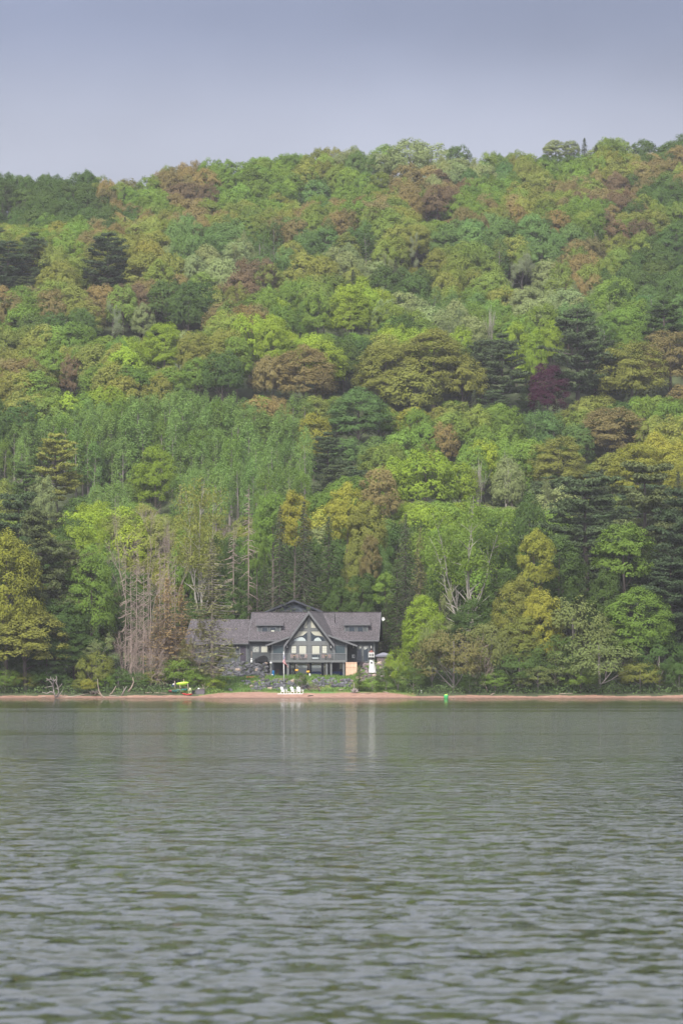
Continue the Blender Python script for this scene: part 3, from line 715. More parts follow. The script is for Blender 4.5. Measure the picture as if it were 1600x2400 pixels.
for dx in (-.3, .02, .3): wn.box((lx2+dx-.1, Yl-.53, bz+hT+.45), (lx2+dx+.08, Yl-.503, bz+hT+.95))
wn.build('window', M['black'], lr)
MB().lathe((lx2, Yl, bz+hT+1.123), [(.54, 0), (.42, .12), (.13, .32), (.05, .45)], 8).build('cap', M['capred'], q)
MB().box((lx2-.14, Yl-.56, bz+hT*.68), (lx2+.1, Yl-.42, bz+hT*.79)).build('window', M['black'], q)
# spa with pitched cover
Ys = 526.5; a = U(1457, 461, Ys); b = U(1552, 421, Ys); gz = min(g(a.x, Ys), g(b.x, Ys)) - .05
q = thing('hot_tub', ((a.x+b.x)/2, Ys, gz), 'square brown-sided hot tub with a grey pitched cover beside the rock slope', 'hot tub')
MB().box((a.x, Ys, gz), (b.x, Ys+2.4, b.z-.08)).build('cabinet', M['tubside'], q, bevel=.06)
MB().box((a.x-.03, Ys-.03, b.z-.078), (b.x+.03, Ys+2.43, b.z+.03)).build('rim', M['white'], q)
zc = b.z+.032; hz = U(0, 391, Ys).z - zc
x0, x1 = a.x-.3, b.x+.35; xm0, xm1 = x0+1.3, x1-1.3
MB().add([(x0, Ys-.25, zc), (x1, Ys-.25, zc), (x1, Ys+2.6, zc), (x0, Ys+2.6, zc), (xm0, Ys+1.0, zc+hz), (xm1, Ys+1.0, zc+hz), (xm1, Ys+1.4, zc+hz), (xm0, Ys+1.4, zc+hz), (x0, Ys-.25, zc+.25), (x1, Ys-.25, zc+.25), (x1, Ys+2.6, zc+.25), (x0, Ys+2.6, zc+.25)],
   [(3,2,1,0), (0,1,9,8), (1,2,10,9), (2,3,11,10), (3,0,8,11), (8,9,5,4), (9,10,6,5), (10,11,7,6), (11,8,4,7), (4,5,6,7)]).build('cover', M['tubcover'], q)

# cedar screen right of the deck
Yf = 521.7; a = U(1236, 557, Yf); b = U(1315, 460, Yf)
q = thing('wood_screen', ((a.x+b.x)/2, Yf, a.z), 'pale cedar board screen at the right end of the deck', 'fence')
MB().box((a.x, Yf, a.z-.3), (b.x, Yf+.05, b.z)).build('board_panel', M['paleWood'], q)
MB().box((a.x, Yf-.05, b.z-.12), (b.x, Yf-.003, b.z+.02)).build('batten', M['paleWood'], q)
MB().box((a.x, Yf-.05, b.z-.85), (b.x, Yf-.003, b.z-.75)).build('batten', M['paleWood'], q)
MB().box((a.x, Yf-.05, a.z+.12), (b.x, Yf-.003, a.z+.22)).build('batten', M['paleWood'], q)
for x in (a.x-.06, b.x+.001): MB().box((x, Yf-.03, a.z-.3), (x+.06, Yf+.07, b.z+.06)).build('post', M['brown'], q)

# white globe lamp on the corner post
p = U(708, 465, YD-.1); q = thing('globe_lamp', p, 'round white globe lamp on the left corner post of the deck', 'lamp')
MB().lathe(p+Vector((0,-.15,-.2)), [(.02, 0), (.14, .05), (.2, .2), (.14, .35), (.02, .4)], 12).build('globe', M['white'], q)
MB().bar(p+Vector((0,-.15,-.25)), p+Vector((0,.1,-.25)), .06).build('bracket', M['black'], q)
# things under the deck
def barrel(u0, u1, v0, v1, Y, mat, name, label, cat, taper=.9):
    a = U(u0, v1, Y); b = U(u1, v0, Y); r_ = (b.x-a.x)/2; c_ = Vector(((a.x+b.x)/2, Y, g((a.x+b.x)/2, Y))); h = b.z-c_.z
    q = thing(name, c_, label, cat)
    MB().lathe(c_, [(r_*taper, 0), (r_, h*.15), (r_, h*.85), (r_*taper, h)], 14).build('drum', M[mat], q)
    MB().lathe(c_+Vector((0,0,h+.002)), [(r_*.98, 0), (r_*.98, .04), (r_*.2, .06)], 14).build('lid', M[mat], q)
    return q
barrel(713, 733, 520, 553, 522.6, 'blue', 'barrel', 'bright blue plastic barrel under the left end of the deck', 'barrel')
barrel(712, 724, 546, 556, 521.7, 'white', 'bucket', 'small white bucket in front of the blue barrel', 'bucket')
barrel(977, 989, 541, 556, 521.2, 'white', 'bucket', 'small white bucket at the head of the beach steps', 'bucket')
p = onUY(750, 524.6); q = MB().prism([(p.x-.25, p.y, p.z), (p.x+.3, p.y-.1, p.z), (p.x+.35, p.y+.3, p.z+1.1), (p.x-.1, p.y+.35, p.z+1.25)], (.03, .06, 0)).solo('leaning_board', M['brown'], 'brown board leaning against the wall under the deck', 'board', bevel=.01)
# hanging yellow seats: rope swings below the deck
for u, v, lab in ((890, 516, 'yellow seat swing hanging under the deck, the left one'), (970, 526, 'yellow seat swing hanging under the deck, the right one nearer the steps')):
    Yh = YD+.25; c_ = U(u, v, Yh); zt_ = a_z = U(0, 461, Yh).z
    q = thing('swing', Vector((c_.x, Yh, zt_)), lab, 'swing', 'yellow swings under the deck')
    MB().box((c_.x-.28, Yh-.2, c_.z-.16), (c_.x+.28, Yh+.2, c_.z+.16)).build('seat', M['yellow'], q, bevel=.06)
    for sx in (-1, 1): MB().tube([(c_.x+sx*.24, Yh, c_.z+.1), (c_.x+sx*.05, Yh, zt_)], .025, 5).build('rope', M['log'], q)
# dark sofas seen through the lower windows
for u0, u1, lab in ((1000, 1062, 'low dark garden sofa under the deck in front of the wide pale window'), (1150, 1208, 'low dark garden sofa under the right end of the deck')):
    a = U(u0, 552, 524.6); b = U(u1, 531, 524.6); z0 = g(a.x, 524.6); q = thing('garden_sofa', Vector(((a.x+b.x)/2, 524.6, z0)), lab, 'sofa', 'dark sofas under the deck')
    MB().box((a.x, 524.2, z0+.12), (b.x, 524.9, z0+.42)).build('seat', M['navy'], q, bevel=.05)
    MB().box((a.x, 524.91, z0+.12), (b.x, 525.1, b.z+.15)).build('backrest', M['navy'], q, bevel=.05)
    for x in (a.x-.14, b.x+.002): MB().box((x, 524.2, z0+.02), (x+.138, 525.1, z0+.62)).build('armrest', M['navy'], q, bevel=.03)

# deck furniture
def deck_chair(x, y, z, face, label):
    q = thing('patio_chair', (x, y, z), label, 'chair', 'tan patio chairs on the deck')
    def R(px, py): return (x + px*math.cos(face) - py*math.sin(face), y + px*math.sin(face) + py*math.cos(face))
    def bx(name, px0, py0, z0, px1, py1, z1, mat):
        pts = [R(px0, py0), R(px1, py0), R(px1, py1), R(px0, py1)]
        MB().prism([(a_[0], a_[1], z+z0) for a_ in pts], (0, 0, z1-z0)).build(name, M[mat], q)
    bx('seat', -.26, -.26, .40, .26, .26, .46, 'tan'); bx('backrest', -.27, .262, .47, .27, .32, 1.02, 'tan')
    for sx in (-1, 1):
        bx('armrest', sx*.29-.03, -.25, .62, sx*.29+.03, .26, .66, 'brown')
        for sy in (-1, 1): bx('leg', sx*.25-.025, sy*.23-.025, 0, sx*.25+.025, sy*.23+.025, .398, 'brown')
def deck_table(x, y, z, label):
    q = thing('patio_table', (x, y, z), label, 'table', 'patio tables on the deck')
    MB().lathe((x, y, z), [(.5, .70), (.52, .72), (.5, .74)], 16).build('tabletop', M['brown'], q)
    MB().lathe((x, y, z), [(.25, 0), (.06, .05), (.05, .698)], 10).build('pedestal', M['black'], q)
    MB().lathe((x, y, z+.742), [(.05, 0), (.08, .06), (.03, .16)], 8).solo('table_candle', M['yellow'], 'small yellow pot on the ' + label, 'pot')
zd = zt
xs_ = [U(u, 0, 523).x for u in (857, 890, 925, 945, 1080, 1118, 1030)]
deck_table(U(873, 0, 523).x, 523.2, zd, 'round brown table at the left of the deck'); deck_table(U(1098, 0, 523).x, 523.2, zd, 'round brown table at the right of the deck')
for i, (u, y, f_, lab) in enumerate([(857, 523.9, 0, 'tan patio chair left of the left deck table, back to the gable'), (893, 523.9, .15, 'tan patio chair right of the left deck table'), (924, 523.3, 1.2, 'tan patio chair turned sideways before the left sliding door'),
      (951, 523.6, -.4, 'tan patio chair nearest the central gable post'), (1078, 523.9, 0, 'tan patio chair left of the right deck table'), (1120, 523.9, -.1, 'tan patio chair right of the right deck table')]):
    deck_chair(U(u, 0, y).x, y, zd, f_, lab)

# flagpole and flag
p = rayU(800, 611); Yp = p.y; tp = U(799, 392, Yp)
q = thing('flagpole', p, 'slim white flagpole on the lawn in front of the deck', 'flagpole')
MB().tube([p-Vector((0,0,.3)), Vector((p.x-.05, p.y, tp.z))], [.10, .065], 10).build('pole', M['white'], q)
MB().lathe((p.x-.05, p.y, tp.z), [(.03, 0), (.09, .06), (.09, .12), (.02, .18)], 10).build('ball_finial', M['white'], q)
m = MT('flag cloth'); at = m.n('ShaderNodeAttribute', attribute_type='GEOMETRY', attribute_name='flagcol'); m.l(at.outputs['Color'], m.b.inputs['Base Color']); m.b.inputs['Roughness'].default_value = .8; M['flag'] = m.m
def flag():
    # hanging limp: cloth coordinates (a along the fly, b along the hoist), gathered in folds
    na, nb = 57, 40; Lf, Hf = 2.9, 1.7; zt = tp.z-.15
    co = []; col = []
    for jb in range(nb):
        for ia in range(na):
            a_, b_ = ia/(na-1), jb/(nb-1)
            fold = math.sin(a_*17 + b_*1.5)*.16*min(1, a_*3)*(.6+.4*b_)
            x = p.x - .12 + a_*.85*(.75+.25*b_) + .07*math.sin(b_*5+a_*4) - .25*a_*a_*(1-b_)
            y = p.y - .30 + fold
            z = zt - b_*1.5 - a_*1.25*(1-.25*b_) - .05*math.sin(a_*9)
            co.append((x, y, z))
    f = []
    for jb in range(nb-1):
        for ia in range(na-1):
            k = jb*na+ia; f.append((k, k+1, k+1+na, k+na))
            a_, b_ = (ia+.5)/(na-1), (jb+.5)/(nb-1); s_ = int(b_*13)
            c_ = (.50, .012, .04) if s_ % 2 == 0 else (.8, .8, .8)
            if a_ < .4 and b_ < 7/13:
                c_ = (.05, .07, .20)
                r_, q_ = int(b_/(7/13)*9), int(a_/.4*11)
                if (r_ + q_) % 2 == 0 and ((b_/(7/13)*9) % 1) > .3 and ((a_/.4*11) % 1) > .3: c_ = (.8, .8, .8)
            col.append(c_)
    co = np.array(co); o_ = co.mean(0); o_[2] = co[:, 2].min()
    me = np_mesh('flag', co-o_, np.array(f)); at = me.attributes.new('flagcol', 'FLOAT_COLOR', 'FACE')
    at.data.foreach_set('color', np.concatenate([np.array(col), np.ones((len(col), 1))], 1).astype(np.float32).ravel())
    me.materials.append(M['flag']); o = bpy.data.objects.new('flag', me); COL.objects.link(o); o.location = o_
    tag(o, 'limp red, white and blue striped flag with stars hanging on the flagpole', 'flag')
flag()

# adirondack chairs on the sand
def adirondack(p, ang, label):
    q = thing('adirondack_chair', p, label, 'chair', 'white beach chairs')
    ca, sa = math.cos(ang), math.sin(ang)
    def T(x, y, z): return Vector((p.x + x*ca - y*sa, p.y + x*sa + y*ca, p.z + z))
    def quad(name, pts, vec):
        v = Vector((vec[0]*ca - vec[1]*sa, vec[0]*sa + vec[1]*ca, vec[2])); MB().prism([T(*a_) for a_ in pts], v).build(name, M['white'], q)
    quad('seat', [(-.3, -.35, .38), (.3, -.35, .38), (.3, .25, .26), (-.3, .25, .26)], (0, 0, .05))
    quad('backrest', [(-.32, .2, .28), (.32, .2, .28), (.36, .52, 1.05), (.15, .56, 1.15), (-.15, .56, 1.15), (-.36, .52, 1.05)], (0, .05, 0))
    for sx in (-1, 1):
        quad('armrest', [(sx*.33, -.42, .60), (sx*.47, -.42, .60), (sx*.45, .34, .56), (sx*.33, .34, .56)], (0, 0, .045))
        quad('front_leg', [(sx*.34-.03, -.36, 0), (sx*.34+.06, -.36, 0), (sx*.34+.06, -.36, .597), (sx*.34-.03, -.36, .597)], (0, .09, 0))
        quad('rear_leg', [(sx*.34-.03, .40, 0), (sx*.34+.06, .40, 0), (sx*.34+.06, .22, .40), (sx*.34-.03, .22, .40)], (0, .1, 0))
for u, an, lab in ((800, .9, 'white slatted beach chair, left one below the flagpole beside the low table'), (870, .8, 'white beach chair between the two others on the sand'), (915, .7, 'white beach chair nearest the wooden steps')):
    p_ = rayU(u, 681); adirondack(p_, an, lab)
p_ = rayU(828, 681); q = thing('side_table', p_, 'low white table beside the left beach chair', 'table')
MB().box((p_.x-.28, p_.y-.2, p_.z+.32), (p_.x+.28, p_.y+.2, p_.z+.37)).build('tabletop', M['white'], q)
for sx in (-1, 1):
    for sy in (-1, 1): MB().box((p_.x+sx*.22-.03, p_.y+sy*.15-.03, p_.z), (p_.x+sx*.22+.03, p_.y+sy*.15+.03, p_.z+.319)).build('leg', M['white'], q)
a = rayU(755, 686); b = rayU(932, 685); 
MB().bar(a+Vector((0,0,.05)), b+Vector((0,0,.05)), .28, .12).solo('beam', M['white'], 'long white timber lying on the sand in front of the beach chairs', 'timber', bevel=.02)

# wooden steps to the beach
a, b = rayU(965, 578), rayU(1020, 668)
q = thing('beach_steps', b, 'weathered wooden steps running down through the rocks to the sand', 'steps')
n = 11; wd_ = .95
for i in range(n):
    t = (i+.5)/n; c_ = a.lerp(b, t); z = a.z + (b.z - a.z)*t + .32
    MB().box((c_.x-wd_, c_.y-.17, z-.07), (c_.x+wd_, c_.y+.17, z)).build('tread', M['steps'], q)
for sx in (-1, 1): MB().bar(a+Vector((sx*(wd_-.06), 0, .08)), b+Vector((sx*(wd_-.06), 0, .08)), .08, .3).build('stringer', M['brown'], q)
# low timber edging on the lawn
a, b = rayU(645, 586), rayU(830, 588)
MB().bar(a+Vector((0,0,.15)), b+Vector((0,0,.15)), .3, .35).solo('timber_edging', M['steps'], 'long grey timber edging the lawn left of the flagpole', 'timber', bevel=.03)
# orange planter
a = rayU(535, 573); b = U(586, 561, a.y)
q = thing('planter', Vector(((a.x+b.x)/2, a.y, a.z)), 'long orange planter box at the foot of the boulder wall', 'planter')
MB().box((a.x, a.y, a.z-.05), (b.x, a.y+.6, b.z)).build('trough', M['orange'], q, bevel=.02)
MB().box((a.x+.08, a.y+.08, b.z-.02), (b.x-.08, a.y+.52, b.z+.03)).build('earth', M['soil'], q)

# ---- boats and beach gear
def hull(p0, p1, width, height, name, mat, label, cat, parts='kayak', roll=0.0, tilt=(0,0,1)):
    """a closed boat hull lofted from p0 to p1"""
    p0, p1 = Vector(p0), Vector(p1); d = (p1-p0); Ln = d.length; d.normalize()
    up_ = Vector(tilt); sd = d.cross(up_).normalized(); up_ = sd.cross(d).normalized()
    if roll:
        sd, up_ = sd*math.cos(roll)+up_*math.sin(roll), up_*math.cos(roll)-sd*math.sin(roll)
    q = thing(name, (p0+p1)/2, label, cat)
    n, m_ = 17, 12; vs = []
    for i in range(n):
        t = i/(n-1); e = max(.03, math.sin(math.pi*t)**.62)
        rise = .35*height*(abs(2*t-1)**2.2)
        for k in range(m_):
            a_ = k*2*math.pi/m_; yy = math.sin(a_); yy = yy*(.55 if yy > 0 else 1.0)
            vs.append(p0 + d*Ln*t + sd*math.cos(a_)*width/2*e + up_*(yy*height/2*e**.7 + rise))
    fs = [(i*m_+k, i*m_+(k+1) % m_, (i+1)*m_+(k+1) % m_, (i+1)*m_+k) for i in range(n-1) for k in range(m_)] + [tuple(range(m_)), tuple(range(n*m_-1, (n-1)*m_-1, -1))]
    MB().add(vs, fs, True).build('hull', M[mat], q)
    c_ = (p0+p1)/2 + up_*height*.27
    if parts == 'kayak':
        rg = [c_ + d*Ln*.13*math.cos(a_*math.pi/6) + sd*width*.3*math.sin(a_*math.pi/6) for a_ in range(13)]
        MB().tube(rg, .035, 6, cap=False).build('cockpit_rim', M['black'], q)
        MB().prism([x_ - up_*.02 for x_ in rg[:12]], up_*.03).build('cockpit', M['black'], q)
    else:
        for t in (.3, .7): MB().bar(p0+d*Ln*t - sd*width*.42 + up_*height*.28, p0+d*Ln*t + sd*width*.42 + up_*height*.28, .1, .04).build('thwart', M['log'], q)
        for s_ in (-1, 1):
            gw = [p0 + d*Ln*t + sd*s_*width/2*max(.03, math.sin(math.pi*t)**.62)*.98 + up_*(height*.1+.35*height*abs(2*t-1)**2.2) for t in [i/12 for i in range(13)]]
            MB().tube(gw, .03, 5).build('gunwale', M['brown'], q)
    return q
# frame rack posts
R0 = ray(423, 1626)
rk = thing('boat_rack', R0, 'rough pole rack holding the lime kayak above two canoes', 'rack')
Yk = R0.y
posts = [((423, 1628), (421.5, 1606)), ((433.5, 1618), (430, 1592)), ((441, 1622), (440, 1603)), ((411, 1618), (409, 1596))]
for i, ((x0, y0), (x1, y1)) in enumerate(posts):
    Y_ = Yk + (0 if i in (0, 2) else 1.1); a_ = P(x0, y0, Y_); b_ = P(x1, y1, Y_); a_.z = g(a_.x, Y_)-.1
    MB().tube([a_, (a_+b_)/2+Vector((.03,0,0)), b_], [.085, .075, .06], 7).build('post', M['log'], rk)
z_ = P(0, 1609.5, Yk).z
for x_ in (421, 440): MB().tube([Vector((P(x_, 0, Yk).x, Yk-.1, z_)), Vector((P(x_, 0, Yk).x-.1, Yk+1.3, z_))], .05, 6).build('crossbar', M['log'], rk)
a_, b_ = P(413, 1605, Yk+.3), P(442, 1602, Yk+.3)
hull(a_, b_, 1.0, .62, 'kayak', 'lime', 'lime-green kayak lying across the top of the pole rack', 'kayak', roll=.75)
a_, b_ = P(402, 1609.5, Yk+1.5), P(413, 1606.5, Yk+1.5)
hull(a_, b_, .6, .42, 'kayak', 'navy', 'short blue kayak hung at the left of the pole rack', 'kayak', roll=.6)
MB().tube([P(406, 1606, Yk+1.2), P(407.5, 1602.5, Yk+1.2)], [.16, .1], 8).solo('float', M['white'], 'small white float on the blue kayak', 'float')
a_, b_ = P(393, 1622.5, Yk+.9), P(437, 1616, Yk+1.2)
hull(a_, b_, .95, .75, 'canoe', 'maroon', 'faded red canoe resting behind the green one', 'canoe', 'canoe', roll=.5)
a_, b_ = P(402, 1622, Yk+.35), P(441, 1617.5, Yk+.5)
hull(a_, b_, .85, .7, 'canoe', 'teal', 'dark green canoe leaning on its side under the lime kayak', 'canoe', 'canoe', roll=.9)
pr = ray(426, 1629); pr2 = ray(451, 1630.5)
hull(pr+Vector((0,0,.16)), pr2+Vector((0,0,.13)), .8, .38, 'kayak', 'red', 'small bright red kayak lying flat on the sand by the rack', 'kayak')
p_ = ray(445, 1626.5); q = thing('life_vest', p_, 'pale yellow life vest standing between the rack and the grey box', 'vest')
MB().add([(p_.x+x, p_.y+y, p_.z+z) for z, r_ in ((0, .26), (.5, .3), (.85, .22), (1.0, .1)) for x, y in ((-r_, -.12), (r_, -.12), (r_, .12), (-r_, .12))],
   [(3,2,1,0)] + [(i*4+k, i*4+(k+1) % 4, (i+1)*4+(k+1) % 4, (i+1)*4+k) for i in range(3) for k in range(4)] + [(12,13,14,15)]).build('body', M['cream'], q, bevel=.04)
MB().box((p_.x-.27, p_.y-.15, p_.z+.3), (p_.x+.27, p_.y-.125, p_.z+.36)).build('strap', M['black'], q)
a_ = ray(452, 1627.5); b_ = P(480, 1616.5, a_.y)
q = thing('storage_box', Vector(((a_.x+b_.x)/2, a_.y, a_.z)), 'low dark grey storage box on the sand beside the boats', 'box')
MB().box((a_.x+.35, a_.y, a_.z-.05), (b_.x-.05, a_.y+.9, b_.z)).build('body', M['boxgrey'], q, bevel=.03)
MB().box((a_.x+.3, a_.y-.06, b_.z+.003), (b_.x, a_.y+.96, b_.z+.09)).build('lid', M['boxgrey'], q, bevel=.02)
MB().box((a_.x-.12, a_.y+.05, a_.z-.05), (a_.x+.345, a_.y+.8, b_.z-.1)).build('side_bin', M['black'], q, bevel=.03)
c_ = P(465.5, 1615.5, a_.y+.3); MB().lathe(c_+Vector((0,0,-.15)), [(.02, 0), (.13, .05), (.18, .17), (.13, .3), (.02, .35)], 12).solo('ball_float', M['white'], 'round white ball float on the grey storage box', 'float')
# a green marker float at the water's edge
p_ = P(1045, 1641, 494); q = thing('marker_buoy', p_, 'bright green marker buoy with a pale top at the water edge', 'buoy')
MB().lathe((p_.x, p_.y, -.22), [(.2, 0), (.34, .12), (.36, .65), (.3, .8)], 16).build('float_body', simple('bright green plastic', (.07,.42,.13), .4, .15), q)
MB().lathe((p_.x, p_.y, .585), [(.3, 0), (.22, .08), (.07, .12)], 16).build('top', M['lime'], q)
# small white marker stake on the beach, right side
p_ = ray(987, 1626); MB().tube([p_-Vector((0,0,.1)), p_+Vector((0,0,.55))], .1, 8).solo('marker_stake', M['white'], 'short white stake under the rust-leaved tree on the right beach', 'stake')
# ------------------------------------------------------------------ boulders
def rock_mesh(seed):
    import bmesh
    bm = bmesh.new(); bmesh.ops.create_icosphere(bm, subdivisions=3, radius=.5); rng = random.Random(seed)
    o = Vector((rng.uniform(0, 50), rng.uniform(0, 50), rng.uniform(0, 50)))
    cuts = [Vector((rng.gauss(0, 1), rng.gauss(0, 1), rng.gauss(0, 1))).normalized() for _ in range(9)]
    for v in bm.verts:
        d = v.co.normalized()
        for c in cuts:
            e = d.dot(c)
            if e > .72: v.co -= c*(v.co.dot(c) - .36)*.95 if v.co.dot(c) > .36 else Vector()
        v.co += d*noise.noise(v.co*3 + o)*.09
    me = bpy.data.meshes.new('boulder'); bm.to_mesh(me); bm.free()
    return me
def rockmat(name, c0, c1, c2):
    m = MT(name); f = m.noise(2.2, 5); oi = m.n('ShaderNodeObjectInfo')
    c = m.ramp(f, [(.3, c0), (.5, c1), (.72, c2)]); mr = m.n('ShaderNodeMapRange'); mr.inputs[3].default_value = .65; mr.inputs[4].default_value = 1.5
    m.l(oi.outputs['Random'], mr.inputs[0]); sc = m.n('ShaderNodeVectorMath', operation='SCALE'); m.l(c, sc.inputs[0]); m.l(mr.outputs[0], sc.inputs['Scale'])
    m.l(sc.outputs[0], m.b.inputs['Base Color']); m.b.inputs['Roughness'].default_value = .85; m.bump(f, .5, .08); return m.m
M['rock'] = rockmat('dark basalt', (.033,.034,.040), (.072,.073,.083), (.135,.132,.140))
M['rockpale'] = rockmat('warm sandstone', (.16,.12,.10), (.26,.20,.165), (.36,.28,.23))
M['rockbrown'] = rockmat('purple brown rock', (.07,.055,.062), (.14,.11,.115), (.25,.20,.19))
rocks = [rock_mesh(i) for i in range(8)]
for r_ in rocks: r_.materials.append(M['rock'])
def boulder(p, sx, sy, sz, mat, label, group, rnd):
    o = bpy.data.objects.new('boulder', rnd.choice(rocks)); COL.objects.link(o)
    o.location = (p[0], p[1], p[2]-.12*sz); o.scale = (sx, sy, sz); o.rotation_euler = (rnd.uniform(-.9, .9), rnd.uniform(-.9, .9), rnd.uniform(0, 6.28))
    o.material_slots[0].link = 'OBJECT'; o.material_slots[0].material = M[mat]
    tag(o, label, 'boulder', group)
rnd = random.Random(11)
NTH = ['first', 'second', 'third', 'fourth', 'fifth', 'sixth', 'seventh', 'eighth', 'ninth', 'tenth', 'eleventh', 'twelfth', 'thirteenth', 'fourteenth', 'fifteenth', 'sixteenth', 'seventeenth', 'eighteenth', 'nineteenth', 'twentieth']
LOOK = {'rock': 'dark grey', 'rockpale': 'pale tan', 'rockbrown': 'purple-brown'}
def fill(u0, u1, v0f, v1f, su, sv, mats, where, group, skip=None, big=1.0, ya=505.0):
    """boulders laid in rough rows over a bank; each is told by its row and its place in that row"""
    vmin = min(v0f(u0), v0f(u1), v0f((u0+u1)/2)); vmax = max(v1f(u0), v1f(u1), v1f((u0+u1)/2))
    k = 0; vv = vmin; lines = []
    while vv < vmax:
        line = []; uu = u0 + (k % 2)*su/2
        while uu < u1:
            u = uu + rnd.uniform(-.3, .3)*su; v = vv + rnd.uniform(-.3, .3)*sv
            if v0f(u) <= v <= v1f(u) and not (skip and skip(u, v)):
                line.append((u, v, rnd.choices([m_[0] for m_ in mats], [m_[1] for m_ in mats])[0]))
            uu += su
        if line: lines.append(sorted(line))
        vv += sv; k += 1
    for r_i, line in enumerate(lines):
        for c_i, (u, v, mt) in enumerate(line):
            p = rayU(u, v, Y0=ya, Y1=535); s_ = rnd.uniform(.75, 1.25)*big
            boulder(p, s_*su/40*1.6, s_*su/40*1.5, s_*su/40*rnd.uniform(1.0, 1.4), mt, '%s boulder, %s from left in the %s row of %s' % (LOOK[mt], NTH[c_i], NTH[r_i], where), group, rnd)
fill(310, 700, lambda u: 462, lambda u: 566, 26, 17, [('rock', 30), ('rockpale', 1)], 'the high wall', 'boulders in the high wall left of the deck')
fill(495, 975, lambda u: 578+max(0, 560-u)*.35 if u < 560 else 592-(12 if u > 830 else 0), lambda u: 605+(u-495)*.6 if u < 580 else 662, 29, 18, [('rock', 14), ('rockpale', 1)], 'the beach-chair bank', 'boulders in the low bank behind the beach chairs', skip=lambda u, v: u > 945+(v-578)*.6)
fill(975, 1290, lambda u: 560 if u < 1010 else 578, lambda u: 632 if u > 1040 else 570+(u-960)*.8+20, 28, 17, [('rock', 6), ('rockbrown', 1)], 'the bank beside the steps', 'boulders right of the beach steps', skip=lambda u, v: u < 985+(v-578)*.62)
fill(1330, 1570, lambda u: 466, lambda u: 606-(u-1330)*.05, 30, 19, [('rockbrown', 4), ('rockpale', 1)], 'the lighthouse slope', 'boulders around the white lighthouse')
for u, v in ((640, 574), (418, 655), (425, 663), (653, 583)):
    boulder(rayU(u, v), 1.3, 1.0, .8, 'rock', {640: 'lone dark boulder on the lawn beside the timber edging', 418: 'dark rock at the sand edge left of the lawn', 425: 'second dark rock at the sand edge left of the lawn', 653: 'lone dark boulder on the lawn in front of the timber edging'}[u], None, rnd)

# ------------------------------------------------------------------ tree building
class Tubes:
    def __init__(s): s.co = []; s.f = []; s.n = 0
    def add(s, pts, rad, sides=5):
        pts = np.asarray(pts, float); m = len(pts); rad = np.asarray(rad, float)
        d = np.gradient(pts, axis=0); d /= np.linalg.norm(d, axis=1, keepdims=True)+1e-9
        ref = np.array([.31, .95, .05]); a = np.cross(d, ref); a /= np.linalg.norm(a, axis=1, keepdims=True)+1e-9; b = np.cross(d, a)
        th = np.arange(sides)*2*np.pi/sides
        ring = pts[:, None] + (a[:, None]*np.cos(th)[None, :, None] + b[:, None]*np.sin(th)[None, :, None])*rad[:, None, None]
        k = s.n; s.co.append(ring.reshape(-1, 3)); s.n += m*sides
        i = np.arange((m-1)*sides); r = i//sides; t = i % sides; t2 = (t+1) % sides
        s.f.append(np.stack([k+r*sides+t, k+r*sides+t2, k+(r+1)*sides+t2, k+(r+1)*sides+t], -1))
    def mesh(s, name, mat):
        me = np_mesh(name, np.concatenate(s.co), np.concatenate(s.f)); me.materials.append(mat); return me
class Leaves:
    def __init__(s, rng): s.p = []; s.nm = []; s.sz = []; s.rng = rng; s.v = []
    def add(s, p, nm, sz, v=None):
        s.p.append(p); s.nm.append(nm); s.sz.append(np.broadcast_to(sz, len(p)).astype(float)); s.v.append(s.rng.random(len(p)) if v is None else v)
    def mesh(s, name, mat, aspect=.7):
        p = np.concatenate(s.p); nm = np.concatenate(s.nm); sz = np.concatenate(s.sz); v = np.concatenate(s.v)
        nm = nm/(np.linalg.norm(nm, axis=1, keepdims=True)+1e-9)
        t = np.cross(nm, s.rng.normal(size=nm.shape)); t /= np.linalg.norm(t, axis=1, keepdims=True)+1e-9; b = np.cross(nm, t)
        h = (sz/2)[:, None]
        co = np.stack([p-t*h, p-b*h*aspect, p+t*h, p+b*h*aspect], 1).reshape(-1, 3)
        f = np.arange(len(co)).reshape(-1, 4)
        me = np_mesh(name, co, f, vary=v, smooth=False); me.materials.append(mat); return me
def unit(rng, n, zmin=-1.0):
    out = []
    while sum(map(len, out)) < n:
        w = rng.normal(size=(n*2, 3)); w /= np.linalg.norm(w, axis=1, keepdims=True); out.append(w[w[:, 2] > zmin])
    return np.concatenate(out)[:n]
def lobe(L, rng, c, r, n, size, flat=.75, cd=None):
    w = unit(rng, n, -.55); k = (rng.random(n)**.45)
    p = c + w*np.array([1, 1, flat])*r*(.35+.7*k)[:, None]
    nm = w*.9 + rng.normal(size=(n, 3))*.28 + np.array([0, 0, .35])
    if cd is not None:
        q = p - cd; q /= np.linalg.norm(q, axis=1, keepdims=True)+1e-9; nm = nm*.7 + q*.85
    tone = np.clip(rng.random(n)*.6 + rng.random()*.4, 0, 1)
    L.add(p, nm, size*(.7+.6*rng.random(n)), tone)
